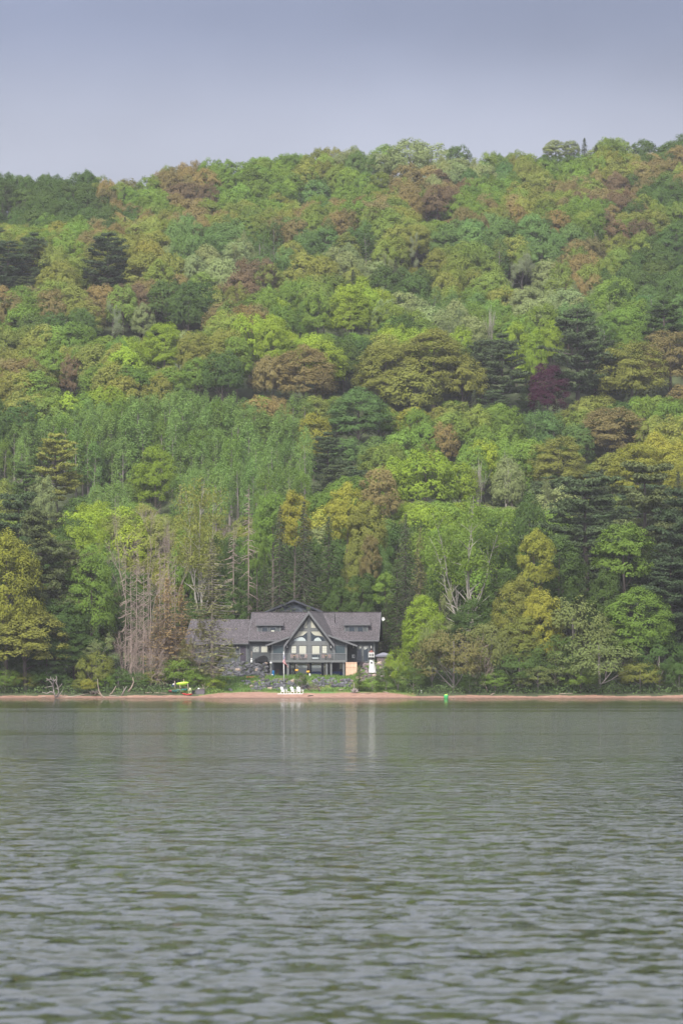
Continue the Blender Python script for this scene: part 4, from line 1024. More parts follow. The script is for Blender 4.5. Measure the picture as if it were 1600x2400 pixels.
def limbs(T, rng, base, top, r0, n, reach, z0, z1, centre, bend=.3, sides=5):
    """trunk with n limbs that reach out into the crown"""
    base = np.array(base, float); top = np.array(top, float)
    t = np.linspace(0, 1, 7)[:, None]; path = base + (top-base)*t; path[:, :2] += np.cumsum(rng.normal(0, .06, (7, 2)), 0)*np.linalg.norm(top-base)*.12*t
    T.add(path, r0*(1-.78*t[:, 0]), 7)
    for i in range(n):
        f = rng.uniform(z0, z1); a = rng.uniform(0, 6.28); k = f*6; i0 = int(k); p0 = path[i0]*(1-(k-i0)) + path[min(6, i0+1)]*(k-i0)
        ln = reach*rng.uniform(.55, 1)*(1-.35*f); d = np.array([math.cos(a), math.sin(a), rng.uniform(.45, 1.1)]); d /= np.linalg.norm(d)
        q = np.array([p0 + d*ln*s_ + np.array([0, 0, bend*ln*s_*s_*.5]) + rng.normal(0, .04, 3)*ln*s_ for s_ in (0, .3, .65, 1)])
        rr = r0*(1-.78*f)*.5; T.add(q, [rr, rr*.7, rr*.42, rr*.15], sides)
        for _ in range(2):
            s_ = rng.uniform(.4, .8); j = 1 if s_ < .65 else 2; pp = q[j]; d2 = d + rng.normal(0, .5, 3); d2[2] = abs(d2[2]); d2 /= np.linalg.norm(d2)
            T.add(np.array([pp, pp+d2*ln*.25, pp+d2*ln*.45+np.array([0, 0, .1*ln])]), [rr*.35, rr*.22, rr*.08], 4)
def broad(seed, H, R, nl, per, size, low=.28, lean=0.0, flat=.66, trunkmat='bark', bushy=False, big=1.0):
    rng = np.random.default_rng(seed); T = Tubes(); L = Leaves(rng)
    limbs(T, rng, (0, 0, -.6), (lean, 0, H*.82), H*.020+.05, 9 if not bushy else 6, R*.95, .3 if not bushy else .08, .92, H*.5)
    az = rng.uniform(.82, 1.18, 12); zc = H*(1+low)/2; hz = H*(1-low)/2
    ph = rng.uniform(0, 6.28, 3)
    for i in range(nl):
        w = unit(rng, 1, -.5)[0]; a = math.atan2(w[1], w[0])
        k = az[int((a+math.pi)/(2*math.pi)*11.99)]
        s_ = rng.uniform(.93, 1.03) if rng.random() < .85 else rng.uniform(.4, .85)
        rr = R*rng.uniform(.13, .25)*(.9 if bushy else 1)*big
        c = np.array([w[0]*(R-rr*.8)*k*s_ + lean*.6, w[1]*(R-rr*.8)*k*s_, zc + w[2]*(hz-rr*.55)*s_*(1+.10*math.sin(a*2+ph[0]))])
        lobe(L, rng, c, rr, int(per*(rr/(R*.26))**2), size, flat=flat, cd=np.array([0, 0, zc-hz*.5]))
    return T.mesh('trunk', M[trunkmat]), L.mesh('crown', M['leaf'])
def aspen(seed, H, R, size, per, trunkmat='greybark', lowf=.25):
    rng = np.random.default_rng(seed); T = Tubes(); L = Leaves(rng)
    limbs(T, rng, (0, 0, -.6), (0, 0, H*.95), H*.013+.04, 10, R*.95, .3, .9, H*.5, bend=.8)
    n = int(75*H/14)
    for i in range(n):
        f = rng.uniform(0, 1); z = H*(lowf+(.97-lowf)*f); pr = math.sin(math.pi*min(1, .12+.88*(1-f)**.8))**.6 if f > .05 else .6
        pr = (1-f**2.2)**.6*.85+.1; a = rng.uniform(0, 6.28); rad = R*pr*rng.uniform(.55, 1)
        rr = R*rng.uniform(.22, .36)*(1-.25*f)
        lobe(L, rng, np.array([math.cos(a)*rad, math.sin(a)*rad, z]), rr, per, size, flat=1.25, cd=np.array([0, 0, z-R*.5]))
    return T.mesh('trunk', M[trunkmat]), L.mesh('crown', M['leaf'])
def spruce(seed, H, R, size, full=1.0, bare=.12, droop=.35, step=.42, trunkmat='bark', asp=.42, irregular=.15):
    rng = np.random.default_rng(seed); T = Tubes(); L = Leaves(rng)
    t = np.linspace(0, 1, 6)[:, None]; T.add(np.array([0, 0, -.6])+np.array([0, 0, H+.5])*t, (H*.0085+.04)*(1-.93*t[:, 0]), 7)
    z = H*bare
    while z < H*.985:
        f = (z-H*bare)/(H*(1-bare)); rad = R*((1-f)**.85)*(1+rng.normal(0, irregular))+.12; nb = int(rng.integers(5, 9))
        a0 = rng.uniform(0, 6.28)
        for i in range(nb):
            a = a0+i*6.28/nb+rng.normal(0, .2); ln = max(.15, rad*rng.uniform(.7, 1.1))
            d = np.array([math.cos(a), math.sin(a), 0]); s_ = np.array([0, .4, .75, 1.0])[:, None]
            q = np.array([0, 0, z]) + d*ln*s_ + np.array([0, 0, -droop*ln])*(s_**1.3) + np.array([0, 0, .16*ln])*(s_**4)
            T.add(q, np.array([.035, .025, .015, .006])*(.6+ln*.35), 3)
            if rng.random() > full*1.2: continue
            m_ = int(max(5, ln*9*full/size*.35)); u = rng.uniform(.12, 1.03, m_)
            p = np.array([0, 0, z]) + d*ln*u[:, None] + np.array([0, 0, 1])*(-droop*ln*u**1.3+.16*ln*u**4)[:, None]
            side = np.cross(d, [0, 0, 1]); p = p + side*(rng.uniform(-1, 1, m_)*(.30*ln*(1.05-u)+.08))[:, None] - np.array([0, 0, 1])*(rng.random(m_)*.22)[:, None]
            nm = np.array([0, 0, 1.0]) + d*.35 + rng.normal(size=(m_, 3))*.4
            L.add(p, nm, size*(.7+.6*rng.random(m_)))
        z += step*rng.uniform(.75, 1.25)*(1-.35*f)
    return T.mesh('trunk', M[trunkmat]), L.mesh('crown', M['needle'], asp)
def pine(seed, H, R, size, per=60, bare=.25, trunkmat='bark'):
    rng = np.random.default_rng(seed); T = Tubes(); L = Leaves(rng)
    t = np.linspace(0, 1, 7)[:, None]; path = np.array([0, 0, -.6])+np.array([0, 0, H*.97])*t; path[:, :2] += np.cumsum(rng.normal(0, .05, (7, 2)), 0)
    T.add(path, (H*.02+.08)*(1-.85*t[:, 0]), 8)
    z = H*bare
    while z < H*.97:
        f = (z-H*bare)/(H*(1-bare)); env = (math.sin(math.pi*min(1, .30+.72*f))**.7) if f < .9 else .42
        for i in range(int(rng.integers(4, 7))):
            a = rng.uniform(0, 6.28); ln = R*env*rng.uniform(.55, 1.1)+.3
            d = np.array([math.cos(a), math.sin(a), 0]); up_ = rng.uniform(.05, .3)
            s_ = np.array([0, .35, .7, 1])[:, None]; q = np.array([0, 0, z]) + d*ln*s_ + np.array([0, 0, up_*ln])*s_**1.6
            T.add(q, np.array([.11, .08, .045, .015])*(.5+ln*.14), 4)
            for k in range(int(4+ln*1.5)):
                u = rng.uniform(.25, 1.02); c = np.array([0, 0, z]) + d*ln*u + np.array([0, 0, up_*ln*u**1.6]) + np.cross(d, [0, 0, 1])*rng.uniform(-.3, .3)*ln*.6
                rr = rng.uniform(.5, .95)*(R/4.5)**.5; w = unit(rng, per, -.3)
                p = c + w*np.array([1, 1, .5])*rr*(rng.random(per)**.4)[:, None]
                L.add(p, w*.5+np.array([0, 0, .55])+rng.normal(size=(per, 3))*.5, size*(.7+.6*rng.random(per)))
        z += H*.052*rng.uniform(.7, 1.3)
    return T.mesh('trunk', M[trunkmat]), L.mesh('crown', M['needle'], .4)
def snag(seed, H, R, droop=.3, n=70, trunkmat='snagbark', top=0.0):
    rng = np.random.default_rng(seed); T = Tubes()
    t = np.linspace(0, 1, 7)[:, None]; path = np.array([0, 0, -.6])+np.array([0, 0, H+.6])*t; path[:, :2] += np.cumsum(rng.normal(0, .05, (7, 2)), 0)
    T.add(path, (H*.006+.03)*(1-.85*t[:, 0]), 6)
    for i in range(n):
        f = rng.uniform(.18, .98); a = rng.uniform(0, 6.28); ln = R*(1-f)**.6*rng.uniform(.4, 1.1)+.2; d = np.array([math.cos(a), math.sin(a), 0]); p0 = np.array([0, 0, H*f])
        s_ = np.array([0, .5, 1])[:, None]; q = p0 + d*ln*s_ - np.array([0, 0, droop*ln])*s_**1.5 + rng.normal(0, .05, (3, 3))*ln
        T.add(q, [.04, .028, .012], 3)
        for k in range(4):
            pp = q[1]*rng.random() + q[2]*.5; pp = q[0] + (q[2]-q[0])*rng.uniform(.3, .95); e = d*rng.uniform(.2, .6)+rng.normal(0, .5, 3); T.add(np.array([pp, pp+e*ln*.2, pp+e*ln*.36]), [.018, .013, .007], 3)
    return T.mesh('trunk', M[trunkmat])
def branching(seed, H, spread, r0, trunkmat, depth=4, stems=1, leaf=None, size=.2, per=16, fork=.35, tipr=.55, kid=(2, 4), curl=.12):
    """a tree grown by forking; leaf clouds sit on the twigs when leaf is set"""
    rng = np.random.default_rng(seed); T = Tubes(); L = Leaves(rng); tips = []
    def grow(p, d, ln, r, k):
        n = 4; q = [p]; dd = d.copy()
        for i in range(n-1): dd = dd + rng.normal(0, curl, 3) + np.array([0, 0, .05]); dd /= np.linalg.norm(dd); q.append(q[-1]+dd*ln/(n-1))
        T.add(np.array(q), np.linspace(r, r*.62, n), 6 if k > 2 else 4 if k > 0 else 3)
        if k <= 1: tips.append((q[-1], q[-2], k))
        if k == 0: return
        for i in range(int(rng.integers(*kid))+ (1 if k < 3 else 0)):
            f = 1.0 if i == 0 else rng.uniform(.45, 1.0); j = min(n-2, int(f*(n-1))); pp = q[j] + (q[j+1]-q[j])*(f*(n-1)-j) if f < 1 else q[-1]
            e = dd + rng.normal(0, spread, 3); e[2] = e[2]*.8+.12; e /= np.linalg.norm(e)
            grow(pp, e, ln*rng.uniform(.6, .85), max(r*(.62 if i == 0 else .45), .012), k-1)
    for s_ in range(stems):
        a = rng.uniform(0, 6.28); d = np.array([math.cos(a)*fork, math.sin(a)*fork, 1.0]) if stems > 1 else np.array([rng.normal(0, .04), rng.normal(0, .04), 1.0])
        grow(np.array([0, 0, -.3]), d/np.linalg.norm(d), H*.36, r0, depth)
    tr = np.concatenate(T.co); k = H/max(1, tr[:, 2].max()); T.co = [c*np.array([1, 1, k]) for c in T.co]
    cr_ = None
    if leaf:
        for a, b, kk in tips:
            lobe(L, rng, (a*.7+b*.3)*np.array([1, 1, k]), tipr*rng.uniform(.6, 1.2), per, size, flat=.8)
        cr_ = L.mesh('crown', M['leaf'])
    return T.mesh('trunk', M[trunkmat]), cr_

def birch(seed, H, R):
    """white forking stems that stay visible below an open, airy crown"""
    rng = np.random.default_rng(seed); T = Tubes(); L = Leaves(rng)
    f0 = .16*H; T.add(np.array([[0, 0, -.5], [.1, 0, f0*.5], [.05, .05, f0]]), [.2, .16, .14], 7)
    k = 6; a0 = rng.uniform(0, 6.28)
    for i in range(k):
        a = a0 + i*6.28/k + rng.normal(0, .25); out = R*rng.uniform(.35, .85)*(.35 if i == 0 else 1); zt = H*rng.uniform(.86, .97)*(1-.42*out/R)
        d = np.array([math.cos(a), math.sin(a), 0]); t = np.linspace(0, 1, 9)[:, None]
        q = np.array([.05, .05, f0*rng.uniform(.85, 1)]) + d*out*t**.9 + np.array([0, 0, 1])*(zt-f0)*t**1.05; q[1:] += np.cumsum(rng.normal(0, .16, (8, 3)), 0)*[1, 1, .3]
        T.add(q, .095*(1-.86*t[:, 0]), 6)
        for j in range(17):
            u = rng.uniform(.22, 1); m_ = min(7, int(u*8)); p0 = q[m_]; e = d*rng.uniform(.1, .7) + rng.normal(0, .55, 3); e[2] = abs(e[2])*.8+.35; e /= np.linalg.norm(e); ln = R*rng.uniform(.22, .45)*(1.15-u*.5)
            b = np.array([p0, p0+e*ln*.5+np.array([0, 0, .1]), p0+e*ln+np.array([0, 0, .05*ln])]); T.add(b, [.06*(1.2-u), .04*(1.2-u)+.005, .012], 4)
            if u < .38: continue
            for _ in range(2): lobe(L, rng, b[2]+rng.normal(0, .35, 3), rng.uniform(.55, 1.0), 50, .18, flat=.9)
    return T.mesh('trunk', M['birchbark']), L.mesh('crown', M['leaf'])
TY = {}   # kind -> list of (H, R, trunk mesh, crown mesh)
def reg(k, H, R, ms):
    tr, cr_ = ms if isinstance(ms, tuple) else (ms, None)
    me = cr_ or tr; c = np.empty(len(me.vertices)*3, np.float32); me.vertices.foreach_get('co', c); c = c.reshape(-1, 3)
    H = float(c[:, 2].max()); R = float(np.percentile(np.hypot(c[:, 0], c[:, 1]), 96))*1.03
    TY.setdefault(k, []).append((H, R, tr, cr_))
for i in range(9): reg('broad', 12, 5.6, broad(100+i, 12, 5.6, 150, 95, .38, low=.10+.05*(i%3)))
for i in range(5): reg('broadN', 14, 5.0, broad(200+i, 14, 5.0, 210, 170, .25, low=.13))
for i in range(4): reg('broadT', 17, 4.2, broad(250+i, 17, 4.2, 120, 150, .26, low=.52))
for i in range(6): reg('aspen', 15, 3.0, broad(300+i, 15, 3.0, 120, 34, .30, low=.06, flat=1.25, big=1.25, trunkmat='greybark'))
for i in range(3): reg('spruce', 16, 3.0, spruce(400+i, 16, 3.0, .36))
for i in range(3): reg('spruceN', 18, 3.0, spruce(420+i, 18, 3.0, .26, full=1.1, bare=.1, droop=.45))
for i in range(3): reg('pine', 17, 5.0, pine(500+i, 17, 5.0, .42, 46))
for i in range(3): reg('pineN', 19, 5.5, pine(520+i, 19, 5.5, .34, 85, bare=.2))
for i in range(2): reg('larch', 18, 2.8, spruce(440+i, 18, 2.8, .22, full=.85, bare=.12, droop=.22, step=.34, trunkmat='greybark', asp=.5, irregular=.35))
for i in range(3): reg('snag', 16, 2.2, snag(600+i, 16, 2.2))
for i in range(3): reg('bare', 13, 4.0, branching(620+i, 13, .42, .16, 'snagbark', depth=5, kid=(2, 4), curl=.10))
for i in range(2): reg('birch', 17, 4.5, birch(640+i, 17, 4.8))
for i in range(3): reg('airy', 13, 4.0, branching(660+i, 12, .50, .10, 'greybark', depth=5, leaf=True, size=.22, per=24, tipr=.8))
for i in range(4): reg('shrub', 5, 3.6, broad(700+i, 5, 3.6, 130, 120, .17, low=.0, bushy=True, trunkmat='greybark'))
for i in range(2): reg('bareshrub', 5, 3.2, branching(720+i, 5, .5, .05, 'snagbark', depth=4, stems=6, fork=.75, kid=(2, 4), curl=.16))
for i in range(1): reg('poplar', 12, 1.6, branching(740+i, 12, .16, .12, 'birchbark', depth=4, stems=5, fork=.16, curl=.06))
for i in range(2): reg('driftwood', 3.2, 1.8, branching(760+i, 3.2, .55, .08, 'twig', depth=3, stems=3, fork=.7, kid=(2, 3), curl=.22))

TINT = {'b': (.155,.240,.044), 'B': (.235,.320,.038), 'd': (.082,.135,.036), 'o': (.220,.240,.055), 'O': (.265,.270,.045), 'r': (.230,.190,.075),
        'R': (.16,.118,.066), 't': (.130,.215,.064), 's': (.23,.275,.11), 'p': (.088,.122,.055), 'a': (.190,.295,.080), 'g': (.20,.17,.14), 'u': (.068,.022,.042), 'w': (.26,.30,.17), 'D': (.066,.096,.046),
        'S': (.165,.200,.066), 'q': (.18,.168,.062), 'v': (.18,.24,.050), 'P': (.118,.138,.055), 'l': (.31,.225,.105), 'k': (.20,.20,.085)}
CN = {'b': 'bright green', 'B': 'yellow-green', 'd': 'dark green', 'o': 'olive', 'O': 'golden', 'r': 'rusty brown', 'R': 'reddish brown', 't': 'blue-green', 's': 'pale sage',
      'p': 'dark green', 'a': 'mid green', 'g': 'greyish', 'u': 'dark purple', 'w': 'whitish', 'D': 'very dark green', 'S': 'grey-green', 'v': 'green', 'q': 'brownish olive'}
NAME = {'broad': 'broadleaf_tree', 'broadN': 'broadleaf_tree', 'broadT': 'broadleaf_tree', 'aspen': 'aspen_tree', 'spruce': 'spruce_tree', 'spruceN': 'spruce_tree', 'pine': 'pine_tree', 'pineN': 'pine_tree', 'larch': 'larch_tree',
        'snag': 'dead_tree', 'bare': 'leafless_tree', 'birch': 'birch_tree', 'airy': 'young_tree', 'shrub': 'shrub', 'bareshrub': 'leafless_shrub', 'poplar': 'leafless_tree', 'driftwood': 'driftwood'}
CAT = {'broadleaf_tree': 'tree', 'aspen_tree': 'aspen', 'spruce_tree': 'spruce', 'pine_tree': 'pine', 'larch_tree': 'larch', 'dead_tree': 'dead tree', 'leafless_tree': 'bare tree', 'birch_tree': 'birch', 'young_tree': 'young tree', 'shrub': 'shrub', 'leafless_shrub': 'bare shrub', 'driftwood': 'driftwood'}
NOUN = {'broadleaf_tree': 'round-crowned tree', 'aspen_tree': 'narrow aspen', 'spruce_tree': 'pointed spruce', 'pine_tree': 'tiered pine', 'larch_tree': 'sparse larch', 'dead_tree': 'dead conifer', 'leafless_tree': 'leafless tree', 'birch_tree': 'white-stemmed birch', 'young_tree': 'thin-leaved tree', 'shrub': 'leafy shrub', 'leafless_shrub': 'bare twiggy shrub', 'driftwood': 'driftwood'}
trng = np.random.default_rng(5)
def tint(code, j=.13):
    c = np.array(TINT[code]); k = np.exp(trng.normal(0, j)); h = trng.normal(0, j*.4)
    return [float(x) for x in np.clip(c*k*np.array([1+h, 1, 1-h*.5]), .008, .8)]
ALL = []     # every tree to stand: dict
def put(kind, X, Y, H, R, code, label=None, hero=False, z=None, group=None, tilt=0.0, v=None):
    ALL.append(dict(kind=kind, X=X, Y=Y, H=H, R=R, code=code, label=label, hero=hero, z=g(X, Y) if z is None else z, group=group, tilt=tilt, v=v))
def px_of(X, Y, Z): return 800 + X*FPX/Y, HOR - (Z-CAMZ)*FPX/Y
def hero(kind, x, ytop, wpx, code, Y=None, label=None, H=None, **k):
    """a tree seen with its top at photo pixel (x, ytop), wpx wide; Y, or else a height for which it stands on the hill"""
    if Y is None:
        best = None
        H0 = H or 16
        for y_ in np.arange(545, 960, 1.0):
            X = (x-800)*y_/FPX; e = g(X, y_)+H0 - (CAMZ + (HOR-ytop)*y_/FPX)
            if best is None or abs(e) < best[0]: best = (abs(e), y_)
        Y = best[1]
    X = (x-800)*Y/FPX; H_ = max(1.0, CAMZ + (HOR-ytop)*Y/FPX - g(X, Y)); put(kind, X, Y, H_, wpx*Y/FPX/2, code, label, True, **k)
# ------------------------------------------------------------------ the trees one can point to
LB = 'lab'
h = hero
# --- shore, left
h('broadN', 14, 1236, 170, 'O', 508, 'golden-olive maple overhanging the shore at the far left')
h('shrub', 8, 1500, 110, 'd', 513, 'tall dark shrub behind the far left maple trunk')
h('shrub', 70, 1520, 110, 'd', 512, 'dark shrub right of the far left maple trunk')
h('broadN', 2, 1440, 150, 'd', 515, 'dark green tree behind the far left maple, at the edge')
h('broadN', 60, 1420, 190, 'o', 507, 'lower olive maple boughs over the beach at the far left')
h('pineN', 100, 1190, 180, 'P', 519, 'dark pine with bare inner limbs behind the golden maple')
h('pineN', 178, 1290, 170, 'P', 520, 'dark pine behind the leaning pale trunk')
h('pineN', 40, 1150, 170, 'p', 532, 'tall dark pine at the left edge behind the golden maple', )
h('broadN', 130, 1400, 170, 'd', 514, 'dark green tree in the shade right of the far left maple')
h('broadN', 175, 1480, 150, 'd', 512, 'low dark green tree above the white driftwood')
h('airy', 222, 1196, 100, 'B', 531, 'slender yellow-green tree with many upright stems')
h('broadN', 215, 1288, 135, 'b', 517, 'bright green tree with a leaning pale trunk')
h('broadT', 150, 1258, 80, 'b', 524, 'small bright green tree between the two left pines')
h('airy', 205, 1430, 110, 'd', 512, 'thin dark-stemmed tree under the bright green one')
h('broadN', 110, 1500, 130, 'd', 510, 'dark green undergrowth tree behind the white driftwood')
h('broadN', 285, 1425, 120, 'd', 525, 'dark green tree left of the bare trees')
h('broadN', 250, 1370, 110, 'd', 529, 'deep green tree behind the leaning trunk')
h('airy', 240, 1480, 130, 's', 509, 'willow with thin leaves above the fallen logs')
h('shrub', 225, 1520, 100, 'o', 507.5, 'olive willow shrub behind the round golden one')
h('shrub', 193, 1590, 52, 'o', 505, 'olive shrub left of the round golden shrub on the beach')
h('shrub', 206, 1588, 48, 'O', 504.6, 'round golden shrub on the beach near the fallen logs')
h('shrub', 12, 1562, 90, 'b', 506, 'green shrub at the far left end of the beach')
h('shrub', 62, 1575, 80, 'o', 507, 'brownish low shrub under the far left maple')
h('shrub', 110, 1560, 100, 'd', 507.5, 'dark shrub directly behind the white driftwood')
h('shrub', 245, 1575, 60, 'b', 506.5, 'green shrub beside the upright driftwood pole')
h('shrub', 278, 1560, 70, 'd', 508, 'dark shrub behind the leaning driftwood stump')
h('shrub', 320, 1575, 80, 'd', 508.5, 'dark shrub under the bare twiggy thicket')
h('shrub', 365, 1572, 70, 'o', 509, 'olive shrub between bare trunks left of the boats')
h('shrub', 160, 1585, 40, 'd', 507, 'small dark shrub right of the white driftwood')
for i, (x, yt, w_, Y, lab) in enumerate([(296, 1475, 90, 509, 'left'), (330, 1440, 130, 511, 'middle'), (352, 1500, 90, 508, 'front'), (390, 1490, 80, 513, 'right')]):
    h('bareshrub', x, yt, w_, 'g', Y, 'grey-pink leafless thicket left of the boats, the %s one' % lab)
for i, (k, x, yt, w_, Y, c_, lab) in enumerate([
    ('snag', 293, 1290, 34, 514, 'g', 'thin dead conifer, the first right of the bright green tree'), ('snag', 319, 1272, 40, 516, 'g', 'tall pinkish dead conifer in the bare group'),
    ('snag', 348, 1282, 42, 512, 'g', 'dead conifer with the long trunk reaching the beach'), ('snag', 374, 1278, 40, 522, 'g', 'dead conifer at the back of the dense bare group'),
    ('snag', 384, 1290, 40, 520, 'g', 'dead conifer with pale drooping twigs, centre of the bare group'), ('snag', 396, 1300, 44, 518, 'g', 'dead conifer behind the orange larch'),
    ('larch', 392, 1355, 100, 512, 'l', 'orange-brown larch above the boat rack'), ('larch', 425, 1370, 80, 513, 'l', 'orange-brown larch left of the garage roof'),
    ('larch', 368, 1395, 76, 510, 'l', 'sparse rusty larch between the dead conifers'),
    ('larch', 497, 1262, 125, 509.5, 'k', 'tall sparse larch standing in front of the garage'),
    ('snag', 308, 1330, 40, 509, 'g', 'short dead conifer at the left of the bare group'), ('snag', 336, 1320, 44, 510, 'g', 'dead conifer in front of the bare group'), ('bare', 345, 1390, 120, 513, 'g', 'reddish leafless tree among the dead conifers'), ('bare', 308, 1410, 100, 515, 'g', 'reddish leafless tree left of the dead conifers'), ('bare', 440, 1450, 90, 512, 'g', 'leafless small tree before the left end of the garage'), ('snag', 410, 1310, 40, 517, 'g', 'dead conifer behind the second orange larch'),
    ('bare', 350, 1185, 130, 535, 'g', 'grey leafless tree with wide fan of twigs'), ('bare', 300, 1160, 110, 540, 'g', 'grey leafless tree behind the dead conifers'), ('bare', 405, 1190, 100, 542, 'g', 'grey leafless tree left of the white birch'),
    ('snag', 582, 1135, 56, 548, 'g', 'tall grey dead spruce right of the white birch'), ('bare', 560, 1180, 90, 556, 'g', 'grey leafless tree beside the tall dead spruce'), ('snag', 545, 1240, 60, 546, 'g', 'grey dead spruce lower left of the tall one')]):
    h(k, x, yt, w_, c_, Y, lab)
h('birch', 470, 1110, 150, 'o', 546, 'white birch with olive crown standing behind the garage')
h('broad', 440, 1230, 90, 'b', 556, 'bright green tree left of the white birch')
h('broad', 520, 1250, 90, 'd', 552, 'dark green tree behind the garage roof')
h('broadN', 450, 1400, 110, 'd', 547, 'dark green tree close behind the garage ridge')
h('broadN', 395, 1420, 120, 'd', 540, 'dark green tree behind the orange larch')
h('broadN', 330, 1380, 120, 'd', 545, 'dark green tree behind the dead conifers')
h('broadN', 545, 1330, 80, 'd', 548, 'dark green tree left of the spruces')
h('airy', 455, 1440, 90, 'q', 511, 'thin brownish tree in front of the left end of the garage')
h('airy', 530, 1500, 60, 'o', 512, 'thin olive sapling right of the tall larch')
h('bareshrub', 465, 1500, 90, 'g', 510, 'bare twigs in front of the garage wall')
h('shrub', 418, 1535, 110, 'b', 509.5, 'tall green shrub behind the boat rack', )
h('shrub', 455, 1572, 90, 'b', 508.6, 'green shrub behind the grey storage box')
h('shrub', 440, 1540, 60, 'd', 513, 'dark green shrub below the garage')
h('shrub', 497, 1588, 70, 'B', 508.8, 'yellow-green low shrub at the foot of the tall larch')
h('shrub', 480, 1560, 50, 'o', 512, 'olive shrub in front of the boulder wall')
# --- behind the house
h('spruceN', 655, 1186, 96, 'p', 549, 'dark spruce with a bare trunk behind the left dormer')
h('spruceN', 712, 1176, 110, 'p', 550, 'darkest pointed spruce behind the gable')
h('spruceN', 770, 1210, 104, 'd', 552, 'olive-tinged spruce right of the darkest spruce')
h('spruceN', 620, 1300, 60, 'd', 551, 'smaller dark spruce left of the bare-trunked one')
h('broadT', 603, 1228, 56, 'b', 555, 'small bright green tree left of the bare-trunked spruce')
h('broadT', 690, 1146, 86, 'O', 562, 'golden tree above the two central spruces')
h('broadT', 640, 1150, 100, 'b', 566, 'bright green tree left of the golden crown')
h('broadT', 812, 1125, 110, 'O', 566, 'tall golden-olive tree right of the golden crown')
h('broadT', 860, 1170, 100, 'o', 560, 'olive tree right of the tall golden-olive one')
h('broadN', 840, 1250, 90, 'o', 556, 'lower olive tree behind the right dormer')
h('broadT', 868, 1250, 54, 'r', 552, 'narrow rusty tree behind the right dormer')
h('broadN', 890, 1270, 70, 't', 554, 'blue-green tree right of the rusty one')
h('spruceN', 950, 1205, 110, 'p', 543, 'dark spruce right of the house')
h('spruceN', 985, 1235, 80, 'q', 541, 'brown-tinged spruce beside the dark one')
h('spruceN', 930, 1310, 90, 'd', 538, 'lower spruce close to the right end of the house')
h('spruceN', 905, 1400, 60, 'd', 541, 'small dark spruce touching the right roof end')
h('spruceN', 965, 1370, 90, 'p', 536, 'dark spruce above the yellow-green tree')
h('broadN', 850, 1340, 100, 'd', 548, 'dark green tree behind the right half of the roof')
h('broadN', 790, 1350, 80, 'd', 549, 'dark green tree behind the vent pipe')
h('broadT', 905, 1340, 80, 'b', 546, 'green tree right of the roof ridge')
# --- right of the house
h('birch', 1095, 1150, 260, 'b', 527, 'big white-limbed birch with airy green crown')
h('broadT', 1160, 1210, 110, 'd', 538, 'green tree behind the right side of the big birch')
h('broadT', 1030, 1230, 90, 'b', 540, 'green tree behind the left side of the big birch')
h('broadN', 1180, 1330, 130, 'd', 530, 'dark green tree right of the birch trunk')
h('broadN', 1040, 1330, 110, 'd', 533, 'dark green tree left of the birch trunk')
h('broadT', 1255, 1236, 96, 'O', 521, 'upper golden maple between birch and big pine')
h('broadN', 1266, 1372, 108, 'O', 512, 'lower golden maple above the shore shrubs')
h('broadN', 1212, 1345, 120, 'o', 515, 'olive-gold maple left of the lower golden one')
h('broadN', 1225, 1440, 130, 'o', 511, 'olive boughs under the lower golden maple')
h('pineN', 1375, 1112, 270, 'p', 540, 'great dark pine with bare limbs on its trunk')
h('pineN', 1515, 1080, 240, 'P', 542, 'great dark pine right of the bright green tree')
h('broadN', 1240, 1140, 110, 'd', 546, 'dark green tree behind the upper golden maple')
h('pineN', 1600, 1140, 210, 'D', 530, 'very dark pine at the right edge')
h('broadN', 1310, 1250, 150, 'd', 530, 'dark green tree low between golden maple and bright tree')
h('pineN', 1570, 1310, 190, 'D', 522, 'very dark lower pine at the right edge')
h('broadT', 1463, 1222, 155, 'b', 524, 'bright green tree in front of the great pine')
h('broadN', 1495, 1368, 180, 'b', 513, 'wide bright green tree near the right shore')
h('broadN', 1420, 1330, 110, 'd', 518, 'green tree below the bright one')
h('broadN', 990, 1392, 110, 'B', 514, 'yellow-green tree right of the hot tub')
h('airy', 1048, 1372, 90, 's', 515, 'thin sage-leaved tree beside the yellow-green one')
h('shrub', 932, 1514, 74, 'B', 508.5, 'small yellow-green tree in front of the hot tub')
h('shrub', 905, 1560, 60, 'd', 508.5, 'low green shrub right of the lighthouse')
h('shrub', 1062, 1468, 200, 'q', 507.5, 'rust-leaved round tree on the right beach')
h('shrub', 968, 1555, 90, 'd', 507.6, 'dull green shrub left of the rust-leaved tree')
h('shrub', 1012, 1440, 90, 'S', 511, 'sage shrub behind the rust-leaved tree')
h('shrub', 1150, 1455, 150, 'S', 510, 'sage willow with arching twigs')
h('bareshrub', 1120, 1480, 130, 'g', 508, 'bare arching willow twigs beside the rust-leaved tree')
h('shrub', 1160, 1570, 90, 'b', 506, 'low bright shrub at the foot of the arching willow')
h('shrub', 1215, 1520, 150, 'd', 508, 'green shrub below the golden maple')
h('shrub', 1260, 1560, 120, 'S', 506.5, 'sage shrub on the beach left of the round one')
h('shrub', 1340, 1388, 240, 'S', 514, 'wide sage willow crown above the round shrub')
h('shrub', 1300, 1470, 150, 'd', 511, 'dark green shrub left of the round shrub')
h('shrub', 1405, 1488, 230, 'S', 507.5, 'large round olive-green shrub on the right beach')
h('shrub', 1360, 1560, 110, 'b', 506, 'low green shrub at the foot of the round one')
h('shrub', 1545, 1480, 150, 'd', 509, 'dark green shrub at the right end of the beach')
h('shrub', 1500, 1545, 120, 'o', 507, 'olive shrub between round shrub and right edge')
h('shrub', 1590, 1545, 90, 'd', 506.5, 'dark shrub at the right edge of the beach')
h('shrub', 1100, 1585, 60, 'd', 505.5, 'low dark shrub under the rust-leaved tree')
